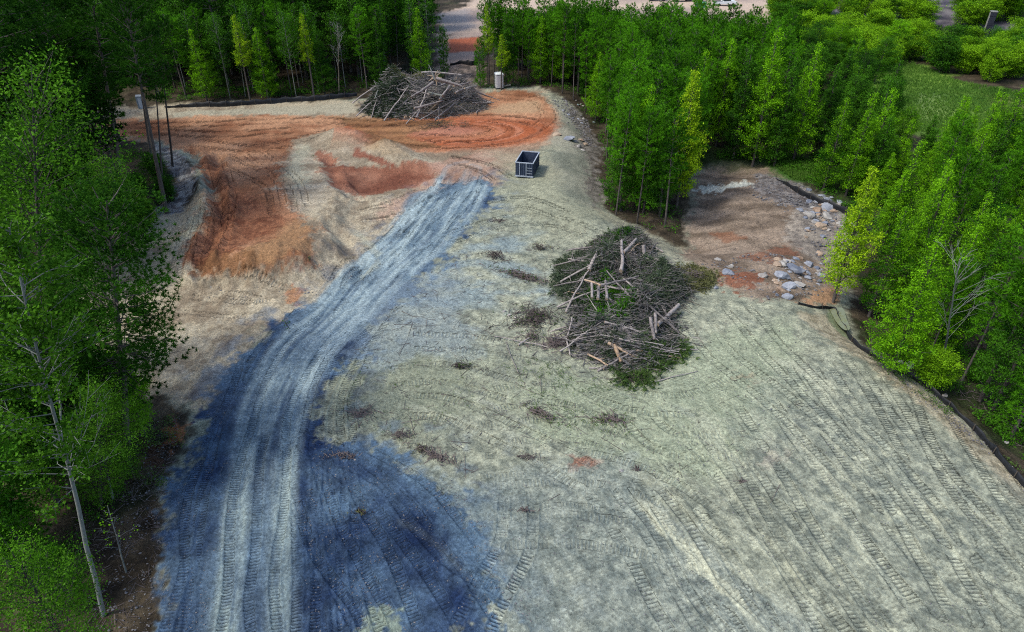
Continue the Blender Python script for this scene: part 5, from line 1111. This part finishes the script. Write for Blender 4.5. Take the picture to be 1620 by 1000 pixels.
for a_, b_, r0, r1, lb, mt in (((1040, 512, .7), (1074, 482, .7), .17, .13, 'thick grey log leaning out at the right of the near brush pile', M_LOG), ((1022, 551, .5), (1104, 553, .3), .11, .05, 'long straight dark log sticking out to the right at the near brush pile foot', M_LOG),
                         ((972, 545, 1.0), (983, 572, .5), .16, .10, 'broken orange-brown split log at the front of the near brush pile', M_TAN), ((962, 541, 1.1), (1010, 567, .5), .12, .05, 'tan splintered log beside the broken orange one', M_TAN), ((932, 430, 1.6), (945, 400, 2.4), .16, .10, 'short pale log standing up at the left top of the near brush pile', M_LOG),
                         ((982, 430, 2.0), (983, 385, 2.6), .15, .1, 'upright grey log at the top of the near brush pile', M_LOG), ((1018, 410, 1.4), (1018, 392, 2.2), .17, .14, 'short stump standing at the right top of the near brush pile', M_LOG), ((986, 404, 2.3), (1006, 384, 2.5), .14, .1, 'slanting grey log right of the upright one at the pile top', M_LOG),
                         ((925, 444, 2.0), (950, 452, 2.1), .07, .06, 'forked pale branch, left arm, across the middle of the near brush pile', M_TAN), ((950, 452, 2.1), (1010, 440, 2.2), .09, .05, 'forked pale branch, right arm, across the middle of the near brush pile', M_LOG), ((1030, 498, 1.6), (1036, 535, 1.0), .13, .1, 'upright grey log in the right of the near brush pile', M_LOG),
                         ((1037, 492, 1.7), (1038, 525, 1.1), .11, .1, 'second upright log beside the grey one, right of the near brush pile', M_LOG), ((898, 530, .5), (905, 500, 1.0), .06, .05, 'bent bare branch at the left end of the near brush pile', M_LOG), ((896, 535, .4), (902, 562, .2), .06, .04, 'thin bare branch pointing down at the left end of the near brush pile', M_LOG),
                         ((930, 560, .3), (962, 578, .3), .07, .06, 'tan log lying lowest at the front left of the near brush pile', M_TAN), ((937, 470, 1.8), (936, 448, 2.0), .10, .1, 'left of three short upright logs in the middle of the near brush pile', M_LOG), ((946, 472, 1.8), (948, 450, 2.0), .12, .1, 'middle of three short upright logs in the near brush pile', M_LOG), ((960, 472, 1.8), (958, 446, 2.1), .11, .09, 'right of three short upright logs in the near brush pile', M_LOG),
                         ((908, 530, .9), (1000, 512, 1.3), .05, .03, 'long thin pole rising to the right across the front of the near brush pile', M_LOG), ((905, 538, .7), (1020, 520, 1.2), .05, .03, 'second long thin pole across the front of the near brush pile', M_LOG), ((950, 528, 1.2), (1050, 545, .8), .06, .04, 'long thin pole falling to the right across the near brush pile', M_LOG),
                         ((868, 470 + 80, .1), (782, 532, .1), .05, .03, 'long thin pole lying alone on the dirt left of the near brush pile', M_LOG), ((820, 546, .1), (838, 534, .2), .06, .05, 'short pale log in the small heap left of the near brush pile', M_LOG), ((820, 560 + 30, .08), (800, 540, .08), .03, .02, 'thin stick beside the long pole on the dirt', M_LOG),
                         ((1036, 604, .05), (1104, 587, .05), .04, .02, 'thin crooked branch on the dirt below the near brush pile', M_LOG)):
    log3(N3(*a_), N3(*b_), r0, r1, lb, None, mt)
# far pile
def dir_far(x_, y_): return random.gauss(random.choice([R(10), R(160), R(60)]), .3)
far_out = [(572, 176), (600, 160), (635, 150), (680, 148), (720, 152), (760, 160), (768, 172), (740, 180), (690, 187), (640, 188), (590, 184)]
topf = pile(far_out, 3.3, 90, 5000, 1500, ('grey log within the far brush pile', 'logs tangled in the far brush pile'), 401, dir_far, (.06, .16), (2, 6.5),
            leafmats=((M_CUT, 3.0, [(572, 176), (600, 162), (640, 156), (650, 186), (600, 187)]), (M_OLIVE, 2.2, [(628, 158), (655, 152), (678, 153), (668, 168), (636, 172)]), (M_CUT, .4, None)), tag_='far')
for a_, b_, r0, r1, lb, mt in (((626, 160, .6), (643, 187, .1), .2, .26, 'pale orange-brown peeled log slanting down at the front of the far brush pile', M_TAN), ((688, 126, 4.5), (678, 100, 6.2), .13, .04, 'thin pale trunk sticking up highest from the far brush pile', M_BARK_P), ((685, 130, 4.3), (650, 152, 3.2), .2, .1, 'long log running down left from the top of the far brush pile', M_LOG),
                         ((690, 124, 4.6), (730, 134, 3.8), .22, .12, 'upper log running right from the top of the far brush pile', M_LOG), ((692, 127, 4.3), (722, 132, 3.5), .18, .14, 'second log under the upper right one of the far brush pile', M_LOG), ((718, 134, 3.6), (748, 126, 3.6), .14, .05, 'thin log end reaching right at the top of the far brush pile', M_LOG),
                         ((720, 146, 2.6), (755, 134, 2.6), .14, .07, 'long branch pointing up right out of the far brush pile', M_LOG), ((655, 170, 1.5), (700, 158, 2.2), .16, .1, 'light log lying across the lower front of the far brush pile', M_LOG), ((695, 156, 2.4), (712, 133, 3.6), .13, .1, 'steep dark log in the right half of the far brush pile', M_LOG),
                         ((662, 187, .1), (680, 184, .1), .1, .07, 'small tan log on the clay at the foot of the far brush pile', M_TAN), ((645, 184, .2), (655, 189, .1), .1, .08, 'short root end beside the peeled log on the clay', M_TAN), ((700, 150, 3.0), (678, 145, 3.0), .16, .13, 'short pale sawn log in the middle of the far brush pile', M_BARK_P),
                         ((632, 148, 2.8), (628, 128 + 10, 3.6), .06, .03, 'bare thin stem rising at the left of the far brush pile', M_LOG), ((593, 123 + 32, 2.2), (600, 135, 3.4), .07, .03, 'thin green-grey stem leaning at the far left of the far brush pile', M_BARK_P), ((797, 136, .3), (808, 134, .5), .13, .1, 'curved pale log right of the portable toilet', M_BARK_P)):
    log3(N3(*a_), N3(*b_), r0, r1, lb, None, mt)
g = Geo(); rg = np.random.default_rng(5)
for k in range(9):
    an = k * .7; d = np.array([math.cos(an), .3 * rg.normal(), math.sin(an)]); g.tube([(0, 0, 0), d * .5, d * 1.0 + rg.normal(0, .12, 3)], [.13, .08, .03], 5, True, 1.0)
g.tube([(0, -.1, 0), (0, .5, -.1)], [.35, .25], 9, True, .95)
c_ = N3(689, 122, 4.6); tag(link('root_plate', g.mesh('root_plate', M_TAN, True), None, c_), 'orange-brown torn root plate on top of the far brush pile', 'root plate')

def heap(px, py, wpx, n, label, mats=(M_DARKTWIG, None), stretch=1.0, tilt=0.0, hgt=.25, cat='brush heap'):
    q = P(px, py); dz_ = gz(*q); sc = wpx / FPX * proj(q[0], q[1], dz_)[2] / 2
    rg = np.random.default_rng(int(px * 7 + py)); root = empty('brush_heap', (q[0], q[1], dz_))
    n = int(n * .5); c = rg.standard_t(3, (n, 2)) * .36; c = np.clip(c, -1.6, 1.6); c = c * np.array([sc, sc * .6 * stretch]); ct, st_ = math.cos(tilt), math.sin(tilt); c = c @ np.array([[ct, st_], [-st_, ct]])
    an = rg.normal(tilt, 1.1, n); L = rg.uniform(.3, 1.0, n) * min(.9, sc * .7) ; gzv = height(q[0] + c[:, 0], q[1] + c[:, 1]) - dz_
    z_ = gzv + rg.uniform(.02, hgt, n) * np.exp(-np.sum(c ** 2, 1) / (sc * sc + .01))
    D = np.stack([np.cos(an) * L / 2, np.sin(an) * L / 2, rg.normal(0, .08, n)], 1); C = np.stack([c[:, 0], c[:, 1], z_ + .03], 1)
    V, F, T = sticks(C - D, C + D, rg.uniform(.012, .034, n)); link('twigs', mesh_np('twigs', V, [F], mats[0], False, T), root)['kind'] = 'stuff'
    if mats[1]:
        V, F = tufts(C[: n // 3] + rg.normal(0, .08, (n // 3, 3)), D[: n // 3], .2, .04, 5, rg); link('foliage', mesh_np('foliage', V, [F], mats[1], False, .4 + np.repeat(rg.normal(0, .15, len(V) // 3), 3)), root)['kind'] = 'stuff'
    tag(root, label, cat)
for h_ in ((634, 690, 34, 150, 'small dark twig heap on the pad above the blue gravel', (M_DARKTWIG, None), 1, 0, .35), (690, 722, 90, 170, 'long strip of dark twigs slanting down right beside the blue gravel', (M_DARKTWIG, None), .35, -.5, .15), (665, 712, 22, 90, 'brown tuft at the upper end of the slanting twig strip', (M_DARKTWIG, M_OLIVE), 1, 0, .3),
           (785, 408, 40, 200, 'brown brush clump at the upper end of the debris line, middle of the pad', (M_DARKTWIG, None), 1, -.5, .5), (830, 440, 100, 520, 'line of dark branches running down right to the near brush pile', (M_DARKTWIG, M_WEED), .3, -.55, .3), (855, 394, 36, 120, 'olive tuft of dry boughs above the near brush pile', (M_DARKTWIG, M_OLIVE), .7, 0, .4),
           (845, 505, 90, 760, 'loose heap of twigs left of the near brush pile', (M_DARKTWIG, M_WEED), 1.2, .3, .4), (880, 545, 56, 420, 'purple-grey twig heap at the left foot of the near brush pile', (M_DARKTWIG, None), 1, .2, .4), (840, 535, 40, 160, 'green-leaved cuttings left of the near brush pile', (M_DARKTWIG, M_WEED), 1, 0, .35),
           (696, 202, 60, 260, 'low brown heap of roots in the middle of the clay ring', (M_DARKTWIG, M_OLIVE), .8, 0, .8), (735, 201, 22, 60, 'olive tuft right of the roots in the clay ring', (M_DARKTWIG, M_OLIVE), .8, 0, .6), (570, 811, 24, 70, 'small brown tuft lying on the blue gravel', (M_DARKTWIG, M_OLIVE), .5, 0, .1),
           (545, 722, 44, 110, 'dark brown twig strip at the top edge of the blue gravel', (M_DARKTWIG, None), .4, 0, .12), (832, 808, 34, 50, 'few grey sticks on the pad right of the blue gravel', (M_DARKTWIG, None), .3, 0, .1), (835, 724, 44, 50, 'reddish twigs left of the red stain', (M_DARKTWIG, None), .3, -.2, .1), (1008, 744, 16, 50, 'small dark red twig knot right of the red stain', (M_DARKTWIG, None), .6, 0, .2),
           (575, 655, 60, 160, 'scattered dark sticks near the bend of the road', (M_DARKTWIG, None), 1, 0, .15), (730, 580, 50, 110, 'low green weeds and sticks in mid pad', (M_DARKTWIG, M_WEED), .8, 0, .15), (1172, 762, 22, 30, 'two dark sticks on the right pad', (M_DARKTWIG, None), .3, 0, .06),
           (1000, 600, 60, 200, 'green cuttings below the near brush pile', (M_DARKTWIG, M_WEED), .5, 0, .25), (855, 655, 60, 180, 'green weedy strip with a bent branch below the near brush pile', (M_DARKTWIG, M_WEED), .5, -.6, .2), (965, 665, 60, 160, 'low weeds and twigs right of the weedy strip', (M_DARKTWIG, M_WEED), .6, 0, .15),
           (1095, 445, 60, 260, 'dry olive bushy boughs at the right end of the near brush pile', (M_DARKTWIG, M_OLIVE), .8, 0, .9), (790, 350, 34, 60, 'dark scraps at the right edge of the road end', (M_DARKTWIG, None), .6, 0, .15), (492, 390 + 22, 18, 30, 'small weed tuft in a gully of the slope', (M_DARKTWIG, M_WEED), 1, 0, .2),
           (945, 405, 46, 260, 'dark green leafy boughs at the upper left of the near brush pile', (M_DARKTWIG, M_LEAF_D), .8, 0, 1.6)):
    heap(*h_[:5], mats=h_[5], stretch=h_[6], tilt=h_[7], hgt=h_[8])

# ------------------------------------------------------------------ loose small stuff
M_PEB = rock_material('pebble_stone', (0.07, 0.07, 0.085), (0.30, 0.29, 0.28))
def pebbles(name, spots, label, mat):
    Vs, Fs, n0 = [], [], 0
    O = np.array([(1, 0, 0), (0, 1, 0), (-1, 0, 0), (0, -1, 0), (0, 0, .7), (0, 0, -.5)], float); OF = np.array([(0, 1, 4), (1, 2, 4), (2, 3, 4), (3, 0, 4), (1, 0, 5), (2, 1, 5), (3, 2, 5), (0, 3, 5)])
    for poly, n, s0, s1 in spots:
        q = sample(poly, n); z_ = height(q[:, 0], q[:, 1]); s_ = s0 * (s1 / s0) ** (rng.random(n) ** 2.2)
        an = rng.uniform(0, 6.28, n); ca, sa = np.cos(an)[:, None], np.sin(an)[:, None]; J = O[None] * (1 + rng.normal(0, .22, (n, 6, 3)))
        x_ = J[..., 0] * ca - J[..., 1] * sa; y_ = (J[..., 0] * sa + J[..., 1] * ca) * .8
        V = np.stack([x_, y_, J[..., 2] * .8], -1) * s_[:, None, None] + np.stack([q[:, 0], q[:, 1], z_ + s_ * .25], 1)[:, None]
        Vs.append(V.reshape(-1, 3)); Fs.append((OF[None] + np.arange(n)[:, None, None] * 6).reshape(-1, 3) + n0); n0 += n * 6
    tag(link(name, mesh_np(name, np.vstack(Vs), [np.vstack(Fs)], mat, False)), label, 'stones', kind='stuff')
pebbles('gravel', [([(500, 700), (720, 760), (850, 960), (850, 1010), (480, 1010), (470, 800)], 4200, .012, .06), ([(270, 780), (350, 640), (380, 700), (340, 1000), (250, 1005)], 1800, .012, .05), ([(740, 760), (1100, 700), (1500, 700), (1640, 900), (1500, 1010), (860, 1010)], 3000, .012, .05),
                   ([(560, 560), (900, 480), (1250, 500), (1400, 620), (1100, 760), (700, 720)], 2500, .015, .06)], 'small loose stones strewn over the gravel and the pad', M_PEB)
pebbles('rubble', [([(1195, 275), (1262, 290), (1345, 342), (1350, 395), (1300, 420), (1260, 350), (1190, 310)], 1500, .04, .22), ([(1100, 420), (1300, 400), (1330, 470), (1200, 480)], 900, .03, .16), ([(225, 345), (290, 335), (315, 298), (298, 250), (250, 225), (280, 280), (270, 320), (230, 332)], 900, .04, .2),
                   ([(890, 155), (930, 190), (945, 240), (925, 225), (900, 190), (870, 160)], 500, .05, .22), ([(200, 640), (290, 650), (265, 800), (235, 1000), (120, 1000), (190, 800)], 1500, .015, .08), ([(1360, 545), (1470, 618), (1640, 770), (1640, 800), (1560, 715), (1420, 610)], 900, .02, .09),
                   ([(320, 432), (430, 440), (500, 400), (520, 360), (560, 440), (470, 480), (320, 470)], 700, .03, .13)], 'broken stone and clods along the edges of the cleared ground', M_PEB)
spots = [([(560, 560), (700, 400), (790, 330), (930, 360), (900, 560), (1000, 700), (720, 720), (520, 680)], 900, .15, .8), ([(200, 640), (290, 650), (262, 800), (240, 1000), (60, 1000), (150, 720)], 650, .1, .9), ([(560, 500), (700, 420), (900, 560), (1100, 700), (1300, 800), (900, 800), (640, 720)], 70, .6, 2.0), ([(1370, 540), (1480, 600), (1640, 730), (1640, 640), (1450, 540)], 500, .2, 1.2),
         ([(960, 335), (1080, 390), (1060, 300), (950, 230)], 250, .3, 1.5), ([(860, 140), (930, 180), (945, 320), (925, 300), (905, 190)], 300, .2, 1.2), ([(1080, 400), (1280, 400), (1250, 300), (1110, 270)], 260, .2, .9), ([(1000, 500), (1300, 520), (1250, 760), (900, 760)], 200, .1, .4)]
A, B = [], []
for poly, n, l0, l1 in spots:
    q = sample(poly, n); an = rng.uniform(0, 6.28, n); L = rng.uniform(l0, l1, n); z_ = height(q[:, 0], q[:, 1]) + .04
    d = np.stack([np.cos(an) * L / 2, np.sin(an) * L / 2, rng.normal(0, .05, n)], 1); c = np.stack([q[:, 0], q[:, 1], z_], 1); A.append(c - d); B.append(c + d)
A, B = np.vstack(A), np.vstack(B); V, F, T = sticks(A, B, rng.uniform(.006, .022, len(A)))
tag(link('woody_debris', mesh_np('woody_debris', V, [F], M_DARKTWIG, False, T)), 'broken sticks and bark scattered over the dirt and the litter', 'debris', kind='stuff')
def ground_leaves(name, spots, label, mat, tri=True):
    Vs, Fs, Ts, n0 = [], [], [], 0
    for poly, n, s_, hh in spots:
        q = sample(poly, n * 2); keep = fbm(q[:, 0], q[:, 1], 1.6, 501, 3) > -.1; q = q[keep][:n]; m = len(q); k = 8
        c = np.repeat(np.stack([q[:, 0], q[:, 1], height(q[:, 0], q[:, 1])], 1), k, 0) + rng.normal(0, 1, (m * k, 3)) * np.array([s_ * 1.1, s_ * 1.1, 0]) + np.stack([np.zeros(m * k)] * 2 + [rng.uniform(0.02, hh, m * k)], 1)
        V, F = leaf_quads(c, s_, rng, .5, True); Vs.append(V); Fs.append(F + n0); n0 += len(V); Ts.append(.4 + np.repeat(rng.normal(0, .2, len(V) // 3), 3))
    tag(link(name, mesh_np(name, np.vstack(Vs), [np.vstack(Fs)], mat, False, np.concatenate(Ts))), label, 'weeds', kind='stuff')
ground_leaves('weeds', [([(790, 560), (900, 570), (1010, 640), (1000, 690), (880, 680), (800, 620)], 260, .07, .12), ([(1360, 550), (1470, 615), (1640, 765), (1560, 705), (1400, 590)], 200, .1, .2), ([(560, 580), (700, 560), (800, 620), (640, 700), (540, 660)], 90, .05, .08), ([(200, 660), (300, 660), (280, 780), (200, 760)], 160, .1, .3), ([(450, 215), (500, 240), (480, 300), (455, 290)], 6, .1, .1)],
              'sparse low weeds sprouting on the cleared dirt', M_WEED)
ground_leaves('undergrowth', [([(1380, 550), (1480, 605), (1640, 745), (1720, 800), (1700, 600), (1450, 530)], 1500, .13, .5), ([(1090, 240), (1400, 240), (1480, 320), (1380, 370), (1330, 325), (1215, 250), (1090, 255)], 1500, .18, .5), ([(200, 230), (262, 262), (280, 310), (240, 330), (150, 400), (60, 460), (100, 300)], 1100, .14, .6),
                              ([(150, 620), (230, 700), (190, 800), (100, 1000), (-60, 1000), (0, 700)], 900, .1, .5), ([(250, 164), (560, 148), (700, 128), (710, 110), (560, 120), (240, 136)], 1200, .2, .7), ([(748, 140), (855, 136), (905, 158), (938, 190), (955, 240), (958, 330), (1010, 356), (1072, 382), (1082, 300), (1092, 262), (960, 180), (900, 125), (748, 120)], 1300, .16, .5)],
              'low dark undergrowth covering the floor of the woods', M_LEAF_D)
def grass(name, spots, label, mat):
    Vs, Fs, Ts, n0 = [], [], [], 0
    for poly, n, h_ in spots:
        q = sample(poly, n); c = np.stack([q[:, 0], q[:, 1], height(q[:, 0], q[:, 1])], 1); V, F = tufts(c, np.tile([[0, 0, 1.0]], (n, 1)), h_, .07, 6, rng, up=.6)
        Vs.append(V); Fs.append(F + n0); n0 += len(V); Ts.append(.5 + np.repeat(fbm(q[:, 0], q[:, 1], 5, 77, 3) * .3, 18))
    tag(link(name, mesh_np(name, np.vstack(Vs), [np.vstack(Fs)], mat, False, np.concatenate(Ts))), label, 'grass', kind='stuff')
grass('grass', [([(1360, 95), (1420, 90), (1520, 130), (1640, 150), (1640, 215), (1500, 215), (1400, 200), (1360, 150)], 6500, .5), ([(1205, 245), (1300, 255), (1310, 290), (1255, 285)], 1800, .4), ([(1470, 40), (1640, 55), (1640, 85), (1480, 66)], 1800, .6), ([(1220, 18), (1480, 40), (1480, 50), (1220, 34)], 1500, .7)], 'rough green meadow grass beyond the right wood', M_GRASS)
# muddy water caught behind the fence bend
pw_ = smooth_line(PW([(1312, 490), (1330, 494), (1336, 510), (1342, 528), (1334, 527), (1322, 512), (1312, 490)]), 5); zc = max(gz(*p_) for p_ in pw_) + .05
g = Geo(); c0 = pw_.mean(0); n = len(pw_); g.add(np.vstack([np.column_stack([pw_, np.full(n, zc)]), [[c0[0], c0[1], zc]]]), [(i, (i + 1) % n, n) for i in range(n)])
M_MUD = plain('muddy_water', (0.20, 0.22, 0.13), .08, spec=.6, var=.1); tag(link('puddle', g.mesh('puddle', M_MUD)), 'olive muddy puddle in the bend of the silt fence', kind='structure')
